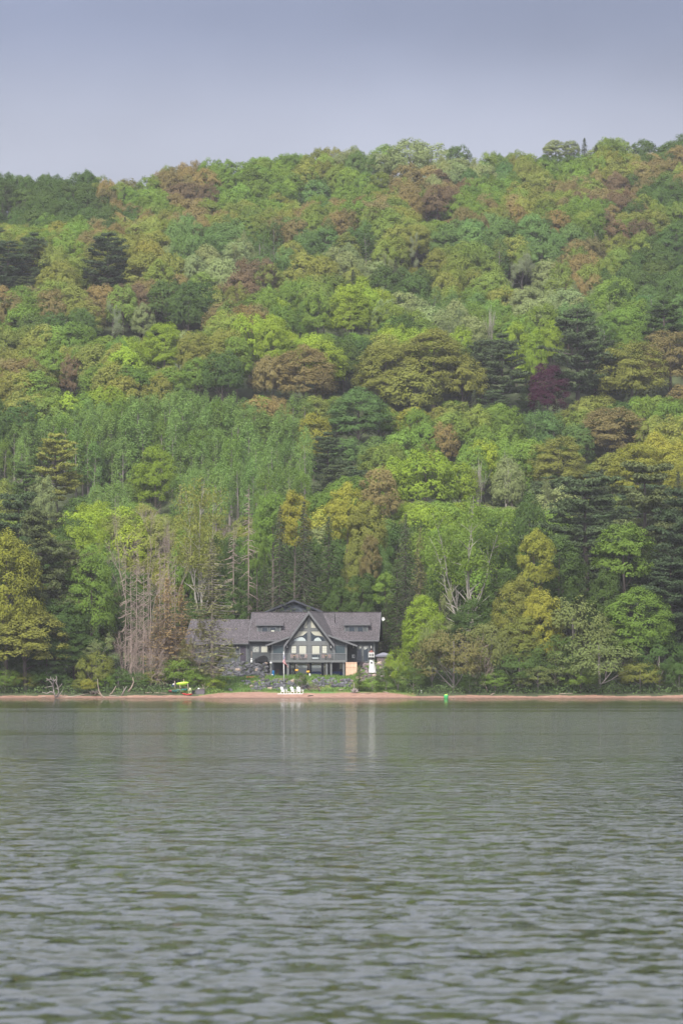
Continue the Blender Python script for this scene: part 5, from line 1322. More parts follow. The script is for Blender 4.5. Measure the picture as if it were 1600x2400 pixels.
h('broadN', 1110, 1400, 120, 'd', 521, 'dark tree behind the base of the birch')
# small spruce and garden shrubs
h('spruceN', 841, 1560, 46, 'b', 509, 'small young spruce in front of the cedar screen')
h('bareshrub', 705, 1576, 34, 'g', 509.8, 'purplish twiggy bush left of the beach steps')
h('shrub', 704, 1574, 36, 'd', 510.5, 'dark leafy bush on the lawn above the beach steps')
h('shrub', 872, 1588, 70, 'b', 509, 'low green bush right of the young spruce')
# --- the hill
h('broad', 960, 322, 120, 's', H=17, label='pale sage tree on the highest dome of the ridge')
h('broad', 905, 335, 110, 'b', H=16, label='green tree on the left of the ridge dome')
h('broad', 1010, 330, 110, 's', H=16, label='pale tree on the right of the ridge dome')
h('broad', 1075, 334, 66, 'd', H=14, label='dark green tree on the right shoulder of the ridge dome')
h('broadT', 1300, 326, 64, 's', H=13, label='thin pale tree rising above the right skyline')
h('broadT', 1338, 327, 46, 's', H=13, label='second thin pale tree on the right skyline')
h('broad', 205, 393, 56, 'd', H=14, label='dark crown rising above the left skyline')
h('broad', 1510, 322, 80, 'd', H=15, label='dark crown on the skyline near the right edge')
h('broad', 300, 416, 80, 'q', H=15, label='rusty brown crown near the left skyline')
h('broad', 490, 424, 60, 'R', H=15, label='reddish crown below the left skyline')
h('broad', 1025, 430, 90, 'R', H=15, label='dark brown crown below the ridge dome')
h('broad', 955, 378, 90, 'r', H=15, label='rusty crown under the ridge dome')
h('broad', 1450, 405, 60, 'R', H=14, label='reddish crown on the upper right slope')
h('pine', 255, 542, 118, 'D', H=20, label='lone very dark pine on the upper left slope')
h('pine', 18, 560, 110, 'D', H=18, label='very dark pine at the left edge of the upper slope')
h('airy', 975, 542, 44, 'w', H=14, label='small whitish blossoming tree on the upper middle slope')
h('airy', 258, 697, 70, 'w', H=14, label='whitish blossoming tree on the left slope below the lone pine')
h('airy', 1222, 580, 84, 'w', H=15, label='whitish blossoming tree on the upper right slope')
h('broad', 335, 706, 60, 's', H=13, label='sage round tree right of the left blossoming tree')
h('broad', 440, 672, 110, 'd', H=16, label='dark green crown above the left olive trees')
h('broadN', 820, 666, 120, 'B', H=18, label='bright yellow-green dome in the middle of the slope')
h('broad', 745, 672, 80, 'b', H=17, label='green crown left of the bright dome')
h('broadN', 385, 752, 100, 'B', H=16, label='bright yellow-green round crown on the left slope')
h('broad', 640, 740, 90, 'B', H=16, label='yellow-green crown above the rusty tree')
h('broadN', 712, 806, 170, 'r', H=18, label='large rusty brown tree in the middle of the slope')
h('broad', 640, 826, 100, 'r', H=15, label='smaller rusty crown at the left of the large rusty tree')
h('broadN', 1015, 764, 190, 'o', H=21, label='largest olive-yellow tree in the middle of the slope')
h('broadN', 900, 800, 150, 'o', H=18, label='olive-yellow tree left of the largest one')
h('broad', 1085, 830, 120, 'o', H=16, label='olive tree at the right foot of the largest one')
h('broad', 960, 850, 150, 'o', H=15, label='olive tree below the largest olive-yellow one')
h('poplar', 1152, 700, 36, 'g', H=18, label='pale leafless upright poplar above the purple tree')
h('pine', 1178, 778, 120, 'p', H=21, label='dark pine left of the purple-leaved tree')
h('pine', 1352, 716, 160, 'p', H=27, label='tallest dark pine above the purple-leaved tree')
h('pine', 1395, 800, 90, 'p', H=18, label='dark pine at the right side of the tallest one')
h('broadN', 1282, 848, 112, 'u', H=17, label='dark purple-leaved tree on the slope')
h('broad', 1255, 765, 60, 'B', H=18, label='yellow-green crown between the two dark pines')
h('broad', 1210, 748, 70, 'B', H=16, label='yellow-green crown left of the tallest dark pine')
h('broad', 1290, 746, 60, 'B', H=16, label='yellow-green crown touching the tallest dark pine')
h('broadN', 1480, 795, 170, 'o', H=20, label='broad olive-brown dome right of the dark pines')
h('broadN', 1570, 770, 170, 'r', H=20, label='rusty olive dome at the right edge')
h('pine', 1555, 700, 110, 'd', H=18, label='dark pine on the right slope near the edge')
h('broadN', 1430, 950, 170, 'r', H=16, label='wide orange-tinged crown below the purple tree, to its right')
h('broad', 1350, 985, 90, 't', H=14, label='blue-green crown left of the orange-tinged one')
h('broadN', 1310, 1018, 150, 'o', H=17, label='round olive crown below the orange-tinged one')
h('broadN', 1495, 1034, 150, 'O', H=17, label='golden-green dome above the right dark pines')
h('broad', 1190, 1068, 90, 's', H=16, label='pale sage tree with bare tips')
h('poplar', 1185, 1045, 40, 'g', H=16, label='bare twiggy tree top above the pale sage tree')
h('poplar', 1118, 1060, 50, 'g', H=16, label='bare twiggy tree left of the pale sage one')
h('broad', 890, 1085, 110, 'r', H=17, label='rusty crown above the golden-olive tree')
h('broad', 1040, 985, 80, 'r', H=14, label='small rusty crown in the middle of the lower slope')
h('broad', 1000, 1048, 150, 'B', H=17, label='bright green crown on the lower slope, middle')
h('broadN', 840, 905, 160, 't', H=17, label='blue-green dome right of the aspens')
h('pine', 770, 1010, 90, 'p', H=15, label='dark pine at the right edge of the aspen stand')
h('broad', 735, 965, 110, 'O', H=15, label='golden-olive crown right of the aspens')
h('broadN', 365, 1038, 118, 'B', H=19, label='yellow-green dome in front of the aspens')
h('pine', 133, 1012, 120, 'o', H=20, label='olive-tinged pine left of the aspens')
h('pine', 60, 1080, 90, 'd', H=17, label='dark pine at the lower left of the slope')
h('broad', 168, 825, 62, 'R', H=14, label='reddish brown crown on the left slope')
h('broad', 520, 815, 110, 'd', H=16, label='dark green crown on the middle left slope')
h('broad', 100, 1110, 70, 's', H=15, label='pale crown with visible limbs at the lower left')
# aspen stand
arng = random.Random(3)
n_as = 0
for row, (yt, x0, x1) in enumerate([(905, 205, 590), (918, 130, 680), (935, 60, 700), (955, 20, 712), (980, 10, 722), (1005, 180, 725), (1032, 230, 725), (1060, 400, 722), (1090, 420, 715)]):
    x = x0 + (row % 2)*14
    while x < x1:
        yy = yt + arng.uniform(-10, 12) + .0006*(x-420)**2*(1 if row < 3 else .3)
        if not (300 < x < 420 and 985 < yy < 1120) and not (85 < x < 190 and yy > 990):
            h('aspen', x, yy + arng.uniform(-9, 9), arng.uniform(44, 66), arng.choice('aaaaab'), H=arng.uniform(13, 19)); n_as += 1
        x += arng.uniform(24, 42)

# ------------------------------------------------------------------ the rest of the forest, by patches of kind and colour
GR = [(340, "dddbbbbosssoodod"), (390, "dddbrbbotrstobor"), (440, "ddrbRbbtbrRborRd"), (490, "dddrroorrobrrbRo"), (540, "obrotttttottttod"), (590, "pooosstosooosrod"),
      (640, "roRrrRooddoosrdd"), (690, "brrddobbBstbssbt"), (740, "bddsorBbbbsbbtbt"), (790, "obbBoobBdBBdBpbb"), (840, "roobobrroOoptprr"), (890, "obbodbrroOopRpor"),
      (940, "doBaaaaotbobtodb"), (990, "aaaaaaaotbrbtbro"), (1040, "opabaaapdrBbbtoO"), (1090, "opabaaaBbBBssooO"), (1140, "odabogbborbbsppp"), (1190, "odBgogbOObBbbppp"),
      (1240, "odBgogbsOdbbpppp"), (1290, "ddbgodddddbbdpbp"), (1340, "Dddgdddddddbddpp"), (1400, "Dddddddddddddddp"), (1500, "Dddddddddddddddd")]
GY = np.array([r[0] for r in GR])
def code_at(x, y, r):
    y += r.gauss(0, 12); x += r.gauss(0, 24)
    i = int(np.argmin(abs(GY-y))); c = GR[i][1][min(15, max(0, int(x//100)))]
    if c == 'r' and r.random() < .45: c = r.choice('ovv')
    if c == 'R' and r.random() < .5: c = 'r'
    if c == 'o' and r.random() < .35: c = 'v'
    return c
frng = random.Random(21)
heroes = [(d_['X'], d_['Y'], d_['R'], d_['kind'], d_['H'], px_of(d_['X'], d_['Y'], d_['z']+d_['H'])) for d_ in ALL if d_['Y'] > 540]
heroA = np.array([[a[0], a[1], a[2], a[4], a[5][0], a[5][1]] for a in heroes])
FILL = []
Y = 549.0; row = 0
while Y < 990:
    sp = 6.4 if Y < 760 else 6.1
    X = -Y*.142 + (row % 2)*sp/2
    while X < Y*.142:
        x = X + frng.uniform(-.36, .36)*sp; y = Y + frng.uniform(-.36, .36)*sp
        X += sp
        z = g(x, y)
        if y < 562 and -27 < x < 10: continue
        px_, _ = px_of(x, y, z)
        Hh = frng.uniform(12.5, 17) if y < 790 else frng.uniform(12, 14.5)
        pt = px_of(x, y, z+Hh)
        c_ = code_at(pt[0], pt[1]+12, frng)
        R_ = frng.uniform(3.8, 6.6)*(.88 if y > 760 else 1)
        kind = 'broad'
        if c_ == 'a': kind = 'aspen'; R_ = frng.uniform(2.0, 3.0); Hh *= 1.05
        elif c_ == 't' and frng.random() < .45: kind = 'aspen'; R_ = frng.uniform(2.2, 3.2)
        elif c_ in 'pD': kind = 'pine' if frng.random() < .7 else 'spruce'; R_ = frng.uniform(3.5, 5) if kind == 'pine' else 3; Hh *= 1.15
        elif c_ == 'g': kind = 'bare' if frng.random() < .6 else 'broad'; c_ = 'o' if kind == 'broad' else 'g'
        elif c_ == 'd' and frng.random() < .1: kind = 'spruce'; c_ = 'p'; R_ = 2.8
        elif c_ == 's' and frng.random() < .3: kind = 'airy'
        # keep clear of the trees placed by hand, beside them and in front of their crowns
        dx, dy = heroA[:, 0]-x, heroA[:, 1]-y
        if np.any(dx*dx+dy*dy < (heroA[:, 2]*.75+1.2)**2): continue
        front = (heroA[:, 1] > y) & (heroA[:, 1] < y+45)
        cov = front & (abs(heroA[:, 4]-pt[0]) < (heroA[:, 2]+R_*.8)*FPX/heroA[:, 1]*.8)
        if np.any(cov):
            lim = (heroA[:, 5] + heroA[:, 3]*np.where(heroA[:, 1] > 850, .3, .66)*FPX/heroA[:, 1])[cov].max()      # keep its top below the lower part of those crowns
            if pt[1] < lim:
                Hn = Hh - (lim-pt[1])*y/FPX
                Hh = max(Hn, 5.0); R_ = min(R_, max(Hh*.5, 4.0))
        if False and np.any(front & (abs(heroA[:, 4]-pt[0]) < (heroA[:, 2]+R_*.7)*FPX/heroA[:, 1]*.85) & (pt[1] < heroA[:, 5] + heroA[:, 3]*.42*FPX/heroA[:, 1]) & (pt[1] > heroA[:, 5]-30)):
            Hh *= .62; R_ *= .8
        FILL.append(dict(kind=kind, X=x, Y=y, H=Hh, R=R_, code=c_, label=None, hero=False, z=z, group=None, tilt=0, v=None, px=pt))
    Y += sp*.9; row += 1
# which show at all: those whose crown top is not behind nearer, higher crowns
def sky_line(items):
    cols = np.full(340, 9999.0); vis = {}
    for d_ in sorted(items, key=lambda q: q['Y']):
        p_ = px_of(d_['X'], d_['Y'], d_['z']+d_['H']); w_ = d_['R']*FPX/d_['Y']
        a = int(max(0, (p_[0]-w_*.8+50)/5)); b = int(min(339, (p_[0]+w_*.8+50)/5))
        if b <= a: d_['vis'] = 0; continue
        seg = cols[a:b]; gain = np.clip(seg-p_[1], 0, 200).mean(); d_['vis'] = gain if gain > 2 else 0
        k = np.linspace(-1, 1, b-a); prof = p_[1] + w_*.9*(1-np.sqrt(np.clip(1-k*k*.9, 0, 1)))
        cols[a:b] = np.minimum(seg, prof)
for d_ in ALL: d_['px'] = px_of(d_['X'], d_['Y'], d_['z']+d_['H'])
sky_line(ALL + FILL)
FILL = [d_ for d_ in FILL if d_['vis'] > 0 and -60 < d_['px'][0] < 1660] + [d_ for d_ in FILL if not (-60 < d_['px'][0] < 1660) or (d_['vis'] == 0 and d_['Y'] < 640)]
# individuals: the nearest and largest in view; the others stand in one far wood
def ind_name(k): return NAME[k]
cap = {'broadleaf_tree': 285, 'aspen_tree': 285}
for d_ in FILL: d_['size'] = (d_['R']*FPX/d_['Y'])*min(d_['vis'], 60) if -20 < d_['px'][0] < 1620 else 0
cnt = {}
for d_ in ALL: cnt[NAME[d_['kind']]] = cnt.get(NAME[d_['kind']], 0)+1
stuff = []
for d_ in sorted(FILL, key=lambda q: -q['size']):
    n_ = NAME[d_['kind']]
    if d_['size'] > 0 and cnt.get(n_, 0) < 285: cnt[n_] = cnt.get(n_, 0)+1; ALL.append(d_)
    else: stuff.append(d_)
for sg in (-1, 1):          # the shore goes on, wooded, to both sides
    for _ in range(150):
        y = frng.uniform(506, 575); x = sg*(frng.uniform(.118, .30)*y + 2); kd = frng.choice(['broad', 'broad', 'broad', 'pine', 'aspen']); cd_ = {'pine': 'p', 'aspen': 'a'}.get(kd) or frng.choice('bdovd')
        R_ = frng.uniform(3.4, 5.5)*(.6 if kd == 'aspen' else 1); Hh = frng.uniform(9, 17)
        stuff.append(dict(kind=kd, X=x, Y=y, H=Hh, R=R_, code=cd_, label=None, hero=False, z=g(x, y), px=px_of(x, y, g(x, y)+Hh)))
print('trees', cnt, 'far wood', len(stuff))

# labels: by colour and kind, then by what they stand next to
LAND = [((960, 340), 'the ridge dome'), ((1315, 330), 'the thin pale skyline trees'), ((205, 400), 'the dark crown on the left skyline'), ((255, 580), 'the lone dark pine'), ((18, 600), 'the dark pine at the left edge'),
        ((1222, 600), 'the upper blossoming tree'), ((258, 715), 'the left blossoming tree'), ((820, 700), 'the bright dome mid-slope'), ((385, 790), 'the bright round crown left'), ((712, 850), 'the large rusty tree'),
        ((1000, 830), 'the largest olive tree'), ((1152, 740), 'the pale bare poplar'), ((1355, 800), 'the tallest dark pine'), ((1280, 890), 'the purple tree'), ((1480, 850), 'the olive-brown dome'), ((1430, 985), 'the orange-tinged crown'),
        ((365, 1080), 'the dome before the aspens'), ((133, 1060), 'the olive-tinged pine'), ((840, 950), 'the blue-green dome'), ((470, 1180), 'the white birch'), ((582, 1180), 'the tall dead spruce'), ((690, 1170), 'the golden crown'),
        ((890, 1110), 'the rusty crown over the house'), ((1095, 1200), 'the big airy birch'), ((1375, 1180), 'the great dark pine'), ((1495, 1060), 'the golden-green dome'), ((1190, 1090), 'the pale sage tree'), ((490, 440), 'the reddish left skyline crown'),
        ((1025, 450), 'the dark brown crown'), ((1450, 420), 'the reddish upper right crown'), ((560, 600), 'the sage patch upper middle'), ((22, 1280), 'the far left maple'), ((655, 440), 'the upper middle skyline'), ((1010, 560), 'the small blossoming tree')]
ORD = ['', 'second ', 'third ', 'fourth ', 'fifth ', 'sixth ', 'seventh ', 'eighth ', 'ninth ', 'tenth ', 'eleventh ', 'twelfth ', 'thirteenth ', 'fourteenth ', 'fifteenth ', 'sixteenth ', 'seventeenth ', 'eighteenth ', 'nineteenth ', 'twentieth '] + ['%s-%s ' % (t_, o_) for t_ in ('twenty', 'thirty') for o_ in ('first', 'second', 'third', 'fourth', 'fifth', 'sixth', 'seventh', 'eighth', 'ninth')]
def side(dx, dy):
    v_ = '' if abs(dy) < abs(dx)*.45 else ('above' if dy < 0 else 'below'); h_ = '' if abs(dx) < abs(dy)*.45 else ('left' if dx < 0 else 'right')
    if v_ and h_: return v_ + ' and ' + h_ + ' of'
    return v_ or (h_ + ' of')
buck = {}
for d_ in ALL:
    if d_['label']: continue
    x_, y_ = d_['px']; y_ += 15
    (lx_, ly_), nm_ = min(LAND, key=lambda q: (q[0][0]-x_)**2 + (q[0][1]-y_)**2)
    key = (CN[d_['code']], NAME[d_['kind']], side(x_-lx_, y_-ly_), nm_)
    buck.setdefault(key, []).append((math.hypot(x_-lx_, y_-ly_), id(d_), d_))
used = {}
for key, l_ in buck.items():
    l_.sort(key=lambda q: q[:2])
    for i, (_, _, d_) in enumerate(l_):
        t_ = '%s%s %s %s %s' % (ORD[min(i, 14)], key[0], NOUN[key[1]] if not (key[1] == 'leafless_tree') else 'leafless tree', key[2], key[3])
        d_['label'] = t_.replace('greyish leafless', 'grey leafless')
GRP = {'broadleaf_tree': 'round-crowned trees on the wooded hill', 'aspen_tree': 'aspens in the stand above the house', 'pine_tree': 'dark pines of the wood', 'spruce_tree': 'spruces around the house', 'shrub': 'shrubs along the beach',
       'dead_tree': 'dead conifers left of the house', 'larch_tree': 'larches near the boats', 'leafless_tree': 'leafless trees of the wood', 'birch_tree': 'white-stemmed birches', 'young_tree': 'thin-leaved trees', 'leafless_shrub': 'bare thickets along the beach'}
def stand(d_, i):
    H0, R0_, tr, cr_ = TY[d_['kind']][(d_['v'] if d_['v'] is not None else i) % len(TY[d_['kind']])]
    nm_ = NAME[d_['kind']]
    e = bpy.data.objects.new(nm_, None); COL.objects.link(e); e.location = (d_['X'], d_['Y'], d_['z']); e.empty_display_size = 1
    e.rotation_euler = (0, 0, (i*2.399) % 6.283); e.scale = (d_['R']/R0_, d_['R']/R0_, d_['H']/H0)
    tag(e, d_['label'], CAT[nm_], d_['group'] or GRP.get(nm_))
    t_ = bpy.data.objects.new('trunk', tr); COL.objects.link(t_); t_.parent = e
    if cr_ is not None:
        c_ = bpy.data.objects.new('crown', cr_); COL.objects.link(c_); c_.parent = e; c_['tint'] = tint(d_['code'], .07 if d_['hero'] else .12)
for i, d_ in enumerate(ALL): stand(d_, i)

# the far wood: one object, trees set out by geometry nodes from the same kinds
def far_wood(items):
    src = bpy.data.collections.new('wood_kinds'); idx = {}
    k = 0
    for kd in ('broad', 'aspen', 'pine', 'spruce', 'airy', 'bare', 'larch'):
        for j, (H0, R0_, tr, cr_) in enumerate(TY[kd]):
            cos, fcs, mats, vs = [], [], [], []; off = 0
            for mi, me in enumerate([m_ for m_ in (tr, cr_) if m_ is not None]):
                c = np.empty(len(me.vertices)*3, np.float32); me.vertices.foreach_get('co', c); cos.append(c.reshape(-1, 3))
                f = np.empty(len(me.loops), np.int32); me.loops.foreach_get('vertex_index', f); fcs.append(f.reshape(-1, 4)+off); off += len(me.vertices)
                mats.append(np.full(len(me.polygons), mi, np.int32)); v = np.full(len(me.polygons), .5, np.float32)
                if 'vary' in me.attributes: me.attributes['vary'].data.foreach_get('value', v)
                vs.append(v)
            me = np_mesh('wood_tree', np.concatenate(cos), np.concatenate(fcs), vary=np.concatenate(vs), smooth=False)
            me.materials.append(tr.materials[0]); me.materials.append(cr_.materials[0] if cr_ is not None else tr.materials[0])
            me.polygons.foreach_set('material_index', np.concatenate(mats))
            ob = bpy.data.objects.new('wood_kind_%03d' % k, me); src.objects.link(ob); idx[(kd, j)] = k; k += 1
    me = bpy.data.meshes.new('far_wood'); n = len(items)
    me.vertices.add(n); me.vertices.foreach_set('co', np.array([[d_['X'], d_['Y'], d_['z']] for d_ in items], np.float32).ravel())
    for a_, b_ in (('pick', 'INT'), ('size', 'FLOAT_VECTOR'), ('turn', 'FLOAT_VECTOR'), ('tint', 'FLOAT_VECTOR')): me.attributes.new(a_, b_, 'POINT')
    P_, S_, R_, T_ = [], [], [], []
    for i, d_ in enumerate(items):
        j = i % len(TY[d_['kind']]); H0, R0_, _, _ = TY[d_['kind']][j]; P_.append(idx[(d_['kind'], j)]); s_ = d_['R']/R0_; S_ += [s_, s_, d_['H']/H0]; R_ += [0, 0, (i*2.399) % 6.283]; T_ += tint(d_['code'], .12)
    A_ = me.attributes
    A_['pick'].data.foreach_set('value', P_); A_['size'].data.foreach_set('vector', S_); A_['turn'].data.foreach_set('vector', R_); A_['tint'].data.foreach_set('vector', T_)
    ng = bpy.data.node_groups.new('far_wood', 'GeometryNodeTree')
    ng.interface.new_socket('Geometry', in_out='INPUT', socket_type='NodeSocketGeometry'); ng.interface.new_socket('Geometry', in_out='OUTPUT', socket_type='NodeSocketGeometry')
    nn = ng.nodes.new; gi, go = nn('NodeGroupInput'), nn('NodeGroupOutput'); ci = nn('GeometryNodeCollectionInfo'); ci.inputs['Collection'].default_value = src; ci.inputs['Separate Children'].default_value = True
    ip = nn('GeometryNodeInstanceOnPoints'); ip.inputs['Pick Instance'].default_value = True
    def na(nm_, ty):
        q = nn('GeometryNodeInputNamedAttribute'); q.data_type = ty; q.inputs['Name'].default_value = nm_; return q.outputs['Attribute']
    lk = ng.links.new; lk(gi.outputs[0], ip.inputs['Points']); lk(ci.outputs[0], ip.inputs['Instance'])
    lk(na('pick', 'INT'), ip.inputs['Instance Index']); lk(na('size', 'FLOAT_VECTOR'), ip.inputs['Scale'])
    er = nn('FunctionNodeEulerToRotation'); lk(na('turn', 'FLOAT_VECTOR'), er.inputs[0]); lk(er.outputs[0], ip.inputs['Rotation'])
    lk(ip.outputs[0], go.inputs[0])
    o = bpy.data.objects.new('far_wood', me); COL.objects.link(o); o['kind'] = 'stuff'; o['label'] = 'dense mixed spring wood covering the rest of the hill'; o['category'] = 'wood'
    md = o.modifiers.new('wood', 'NODES'); md.node_group = ng
far_wood(stuff)
# ------------------------------------------------------------------ shore litter, undergrowth, grass
def leafcloud_stuff(name, pts, size, code, label, aspect=.7, up=.6):
    rng = np.random.default_rng(len(pts)); L = Leaves(rng); pts = np.array(pts)
    nm = rng.normal(size=pts.shape); nm[:, 2] = abs(nm[:, 2])*up; L.add(pts, nm, size*(.6+.8*rng.random(len(pts))))
    me = L.mesh(name, fixedleaf(name + ' leaves', TINT[code]), aspect); o = bpy.data.objects.new(name, me); COL.objects.link(o); o['kind'] = 'stuff'; o['label'] = label; o['category'] = 'undergrowth'
rg = np.random.default_rng(77)
def scatter(n, x0, x1, y0, y1, hmax, ok, clump=.25):
    X = rg.uniform(x0, x1, n*3); Y_ = rg.uniform(y0, y1, n*3); k = ok(X, Y_)
    X, Y_ = X[k][:n], Y_[k][:n]
    bumpy = .5+.5*np.sin(X*1.3+Y_*.7)*np.sin(Y_*1.9-X*.4)
    return np.stack([X, Y_, G(X, Y_) + rg.random(len(X))*hmax*(.35+.65*bumpy)], -1)
off = lambda X, Y_: ~is_beach(X, Y_-.4)
leafcloud_stuff('undergrowth', np.concatenate([scatter(26000, -75, -22, 503.5, 524, 1.7, off), scatter(30000, 11, 75, 503.5, 524, 1.7, off)]), .26, 'd', 'dark green undergrowth along the wood edge')
leafcloud_stuff('ground_cover', np.concatenate([scatter(9000, -27, -20, 504, 520, 1.0, off), scatter(6000, 5.5, 13, 507.2, 515, .4, off), scatter(3500, 5, 22, 521, 545, .6, off), scatter(5000, -60, -26, 524, 546, .8, off)]), .2, 'b', 'bright green ground cover by the lawn')
# grass: short upright blades
def grass(n):
    X = rg.uniform(-24, 12.5, n*2); Y_ = rg.uniform(508, 524, n*2); k = is_lawn(X, Y_); X, Y_ = X[k][:n], Y_[k][:n]; m_ = len(X)
    h_ = rg.uniform(.06, .2, m_)*(1+1.6*(np.sin(X*.9)*np.sin(Y_*1.7+X*.3) > .35)); a = rg.uniform(0, 6.28, m_); w_ = .05
    b = np.stack([X, Y_, G(X, Y_)-.02], -1); d_ = np.stack([np.cos(a)*w_, np.sin(a)*w_, 0*a], -1); t = b + np.stack([rg.normal(0, .05, m_), rg.normal(0, .05, m_), h_], -1)
    co = np.stack([b-d_, b+d_, t+d_*.3, t-d_*.3], 1).reshape(-1, 3)
    me = np_mesh('grass', co, np.arange(len(co)).reshape(-1, 4), vary=rg.random(m_), smooth=False); me.materials.append(fixedleaf('grass blades', (.115,.20,.04)))
    o = bpy.data.objects.new('grass', me); COL.objects.link(o); o['kind'] = 'stuff'; o['label'] = 'rough green lawn grass in front of the house'; o['category'] = 'grass'
grass(42000)
# yellow flowers by the planter, on the lawn
fp = []
for (u, v, n_, s_) in ((570, 572, 60, 1.0), (420, 588, 20, .6), (790, 600, 30, 1.2), (1080, 560, 50, 2.2), (620, 604, 20, 1.0)):
    c_ = rayU(u, v)
    for _ in range(n_): x_, y_ = c_.x+rg.normal(0, s_), c_.y+rg.normal(0, .4); fp.append((x_, y_, g(x_, y_)+rg.uniform(.1, .35)))
L = Leaves(rg); L.add(np.array(fp), rg.normal(size=(len(fp), 3)), .13); me = L.mesh('flowers', fixedleaf('yellow petals', (.55,.48,.03))); o = bpy.data.objects.new('flowers', me); COL.objects.link(o); tag(o, 'yellow flowers dotted over the lawn and by the planter', 'flowers', kind='stuff')

# driftwood
def limb(name, pts, rad, mat, label, Y=None, cat='driftwood', extra=()):
    """bleached limb through photo pixels, each standing at its own distance"""
    m_ = MB(); q = [P(x, y, y_) for x, y, y_ in pts]
    n_ = len(q); m_.tube(q, [rad*(1-.7*i/(n_-1)) for i in range(n_)], 7)
    for e in extra: qq = [P(x, y, y_) for x, y, y_ in e]; m_.tube(qq, [rad*.5*(1-.7*i/(len(qq)-1)) for i in range(len(qq))], 6)
    return m_.solo(name, M[mat], label, cat)
def s0(x, y): p_ = ray(x, y); return p_.y
Yd = s0(131, 1636)
q = thing('driftwood_tree', P(131, 1637, Yd), 'white branching dead shrub standing on the left beach', 'driftwood')
m_ = MB()
BR = [[(131, 1637), (126, 1622), (124, 1606), (118, 1598), (109, 1590)], [(124, 1606), (127, 1597), (133, 1590), (131, 1584)], [(126, 1598), (120, 1592), (118, 1586)], [(127, 1597), (124, 1588)], [(133, 1635), (138, 1622), (135, 1608), (131, 1600), (134, 1592)], [(138, 1612), (144, 1605), (146, 1602)],
      [(136, 1634), (143, 1624), (148, 1616)], [(126, 1624), (118, 1622), (110, 1626), (99, 1623)], [(125, 1608), (116, 1610), (104, 1612)], [(138, 1618), (133, 1613), (128, 1616)], [(112, 1594), (108, 1596)], [(120, 1592), (113, 1593)]]
for i, b_ in enumerate(BR):
    r0 = .15 if len(b_) > 3 else .085
    m_.tube([P(x, y, Yd + .25*math.sin(i*2+k)) for k, (x, y) in enumerate(b_)], [r0*(1-.72*k/(len(b_)-1)) for k in range(len(b_))], 6)
m_.build('branches', M['twig'], q)
Y1 = s0(150, 1634); Y2 = s0(210, 1627)
limb('driftwood_log', [(136, 1635, Y1), (160, 1634.5, Y1), (185, 1631, Y1+.6), (212, 1625, Y2+.4)], .16, 'log', 'long grey fallen log lying on the left beach', extra=[[(153, 1634, Y1), (152, 1629, Y1), (151.5, 1628, Y1)]])
Y3 = s0(238, 1634)
limb('driftwood_pole', [(247, 1637, Y3-.5), (238, 1631, Y3), (232, 1620, Y3), (229.5, 1606, Y3), (229, 1591, Y3)], .14, 'log', 'upright bleached pole beside the root mass', extra=[[(238, 1631, Y3), (231, 1625, Y3+.3), (226, 1624, Y3+.5)]])
m_ = MB(); c_ = ray(222, 1632)
rr_ = random.Random(4)
for i in range(16): a_ = rr_.uniform(0, 6.28); m_.tube([c_+Vector((0, 0, .5)), c_+Vector((math.cos(a_)*.6, math.sin(a_)*.4, .3+rr_.uniform(0, .7))), c_+Vector((math.cos(a_)*1.0, math.sin(a_)*.6, rr_.uniform(0, .9)))], [.2, .12, .03], 5)
m_.solo('root_mass', M['darkroot'], 'dark tangled root mass between the logs on the left beach', 'roots')
Y4 = s0(265, 1628)
limb('driftwood_limb', [(255, 1631, Y4), (263, 1624, Y4), (270, 1612, Y4), (272, 1608, Y4)], .13, 'log', 'brownish leaning limb right of the upright pole')
Y5 = s0(285, 1631)
limb('driftwood_limb', [(285, 1631, Y5), (291, 1619, Y5), (297, 1609, Y5)], .15, 'twig', 'short white forked limb leaning on the left beach', extra=[[(291, 1619, Y5), (289, 1612, Y5), (289.5, 1609, Y5)]])
limb('driftwood_limb', [(300, 1622, Y5+.8), (308, 1612, Y5+.8), (313, 1600, Y5+.8), (311, 1588, Y5+.8)], .17, 'log', 'orange-tinted curved stump beside the white forked limb')
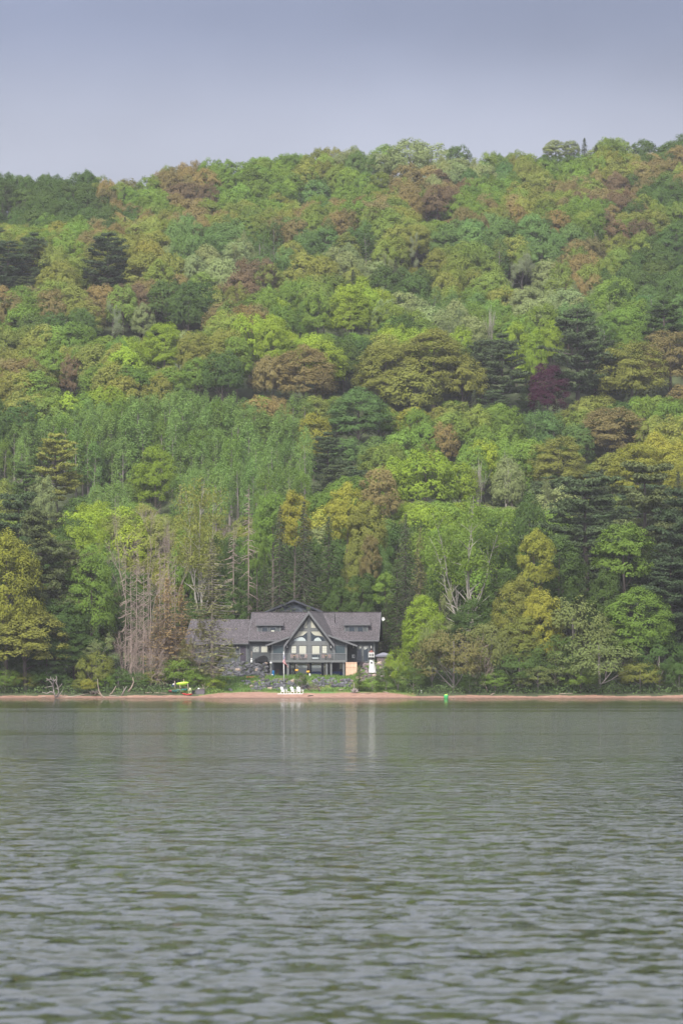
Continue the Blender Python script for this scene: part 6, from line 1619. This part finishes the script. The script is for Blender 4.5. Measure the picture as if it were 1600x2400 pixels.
for x0, y0, x1, y1, r_, lb in ((97, 1635, 108, 1635.5, .1, 'small pale driftwood piece left of the white dead shrub'), (256, 1633, 280, 1634.5, .12, 'pale log lying below the leaning limbs'), (340, 1625, 392, 1626.5, .1, 'thin bleached log left of the boats'),
                           (583, 1621, 609, 1621.5, .1, 'bleached log behind the left end of the beach chairs'), (791, 1620, 808, 1617.5, .12, 'pale log at the grass edge left of the driftwood stump'), (897, 1622.5, 912, 1625.5, .09, 'bleached stick on the right beach below the green bank'),
                           (845, 1626, 870, 1626, .07, 'thin stick right of the driftwood stump'), (722, 1632.5, 734, 1631.5, .1, 'dark stick at the water edge below the beach chairs'), (1310, 1628, 1345, 1627, .09, 'pale stick on the far right beach'), (1150, 1630, 1166, 1624, .1, 'short white stick under the low bright shrub')):
    a_, b_ = ray(x0, y0), ray(x1, y1)
    MB().tube([a_+Vector((0,0,r_*.6)), (a_+b_)/2+Vector((0,.1,r_)), b_+Vector((0,0,r_*.6))], [r_, r_*.9, r_*.5], 7).solo('driftwood_stick', M['darkroot' if 'dark' in lb else 'log'], lb, 'driftwood')
c_ = rayU(1300, 678); m_ = MB()
for i in range(15): a_ = rr_.uniform(0, 3.14); d_ = Vector((math.cos(a_)*.8, rr_.uniform(-.3, .3), abs(math.sin(a_))*.75)); m_.tube([c_+Vector((0,0,.15)), c_+d_*.6+Vector((0,0,.15)), c_+d_+Vector((rr_.uniform(-.15,.15),0,.1))], [.14, .08, .03], 5)
m_.tube([c_+Vector((0,0,.3)), c_+Vector((-.1,0,1.1)), c_+Vector((-.15,0,1.75))], [.09, .07, .03], 6)
m_.solo('driftwood_stump', M['twig'], 'white root stump with one upright stick on the sand', 'driftwood')
# dead brush beside the storage box
c_ = ray(478, 1626); m_ = MB()
for i in range(26):
    a_ = rr_.uniform(.3, 2.8); ln_ = rr_.uniform(.8, 1.9); d_ = Vector((math.cos(a_)*ln_*.6, rr_.uniform(-.4, .4), math.sin(a_)*ln_)); m_.tube([c_+Vector((rr_.uniform(-.4,.4),0,0)), c_+d_*.6, c_+d_+Vector((rr_.uniform(-.3,.3),0,0))], [.04, .03, .012], 4)
m_.solo('brush_pile', M['snagbark'], 'reddish dead brush behind the grey storage box', 'brush')

# ------------------------------------------------------------------ haze
def haze():
    m_ = bpy.data.materials.new('haze'); m_.use_nodes = True; t = m_.node_tree; t.nodes.clear()
    o_ = t.nodes.new('ShaderNodeOutputMaterial'); v = t.nodes.new('ShaderNodeVolumePrincipled'); v.inputs['Color'].default_value = (.94,.94,1,1); v.inputs['Density'].default_value = HAZE; v.inputs['Anisotropy'].default_value = .2
    t.links.new(v.outputs[0], o_.inputs['Volume']); m_.cycles.homogeneous_volume = True if hasattr(m_.cycles, 'homogeneous_volume') else None
    b = MB().box((-760, -330, -8), (760, 1100, 260)); o = b.build('haze', m_); o['kind'] = 'stuff'; o['label'] = 'thin pale haze in the air over lake and hill'
HAZE = .00010
haze()
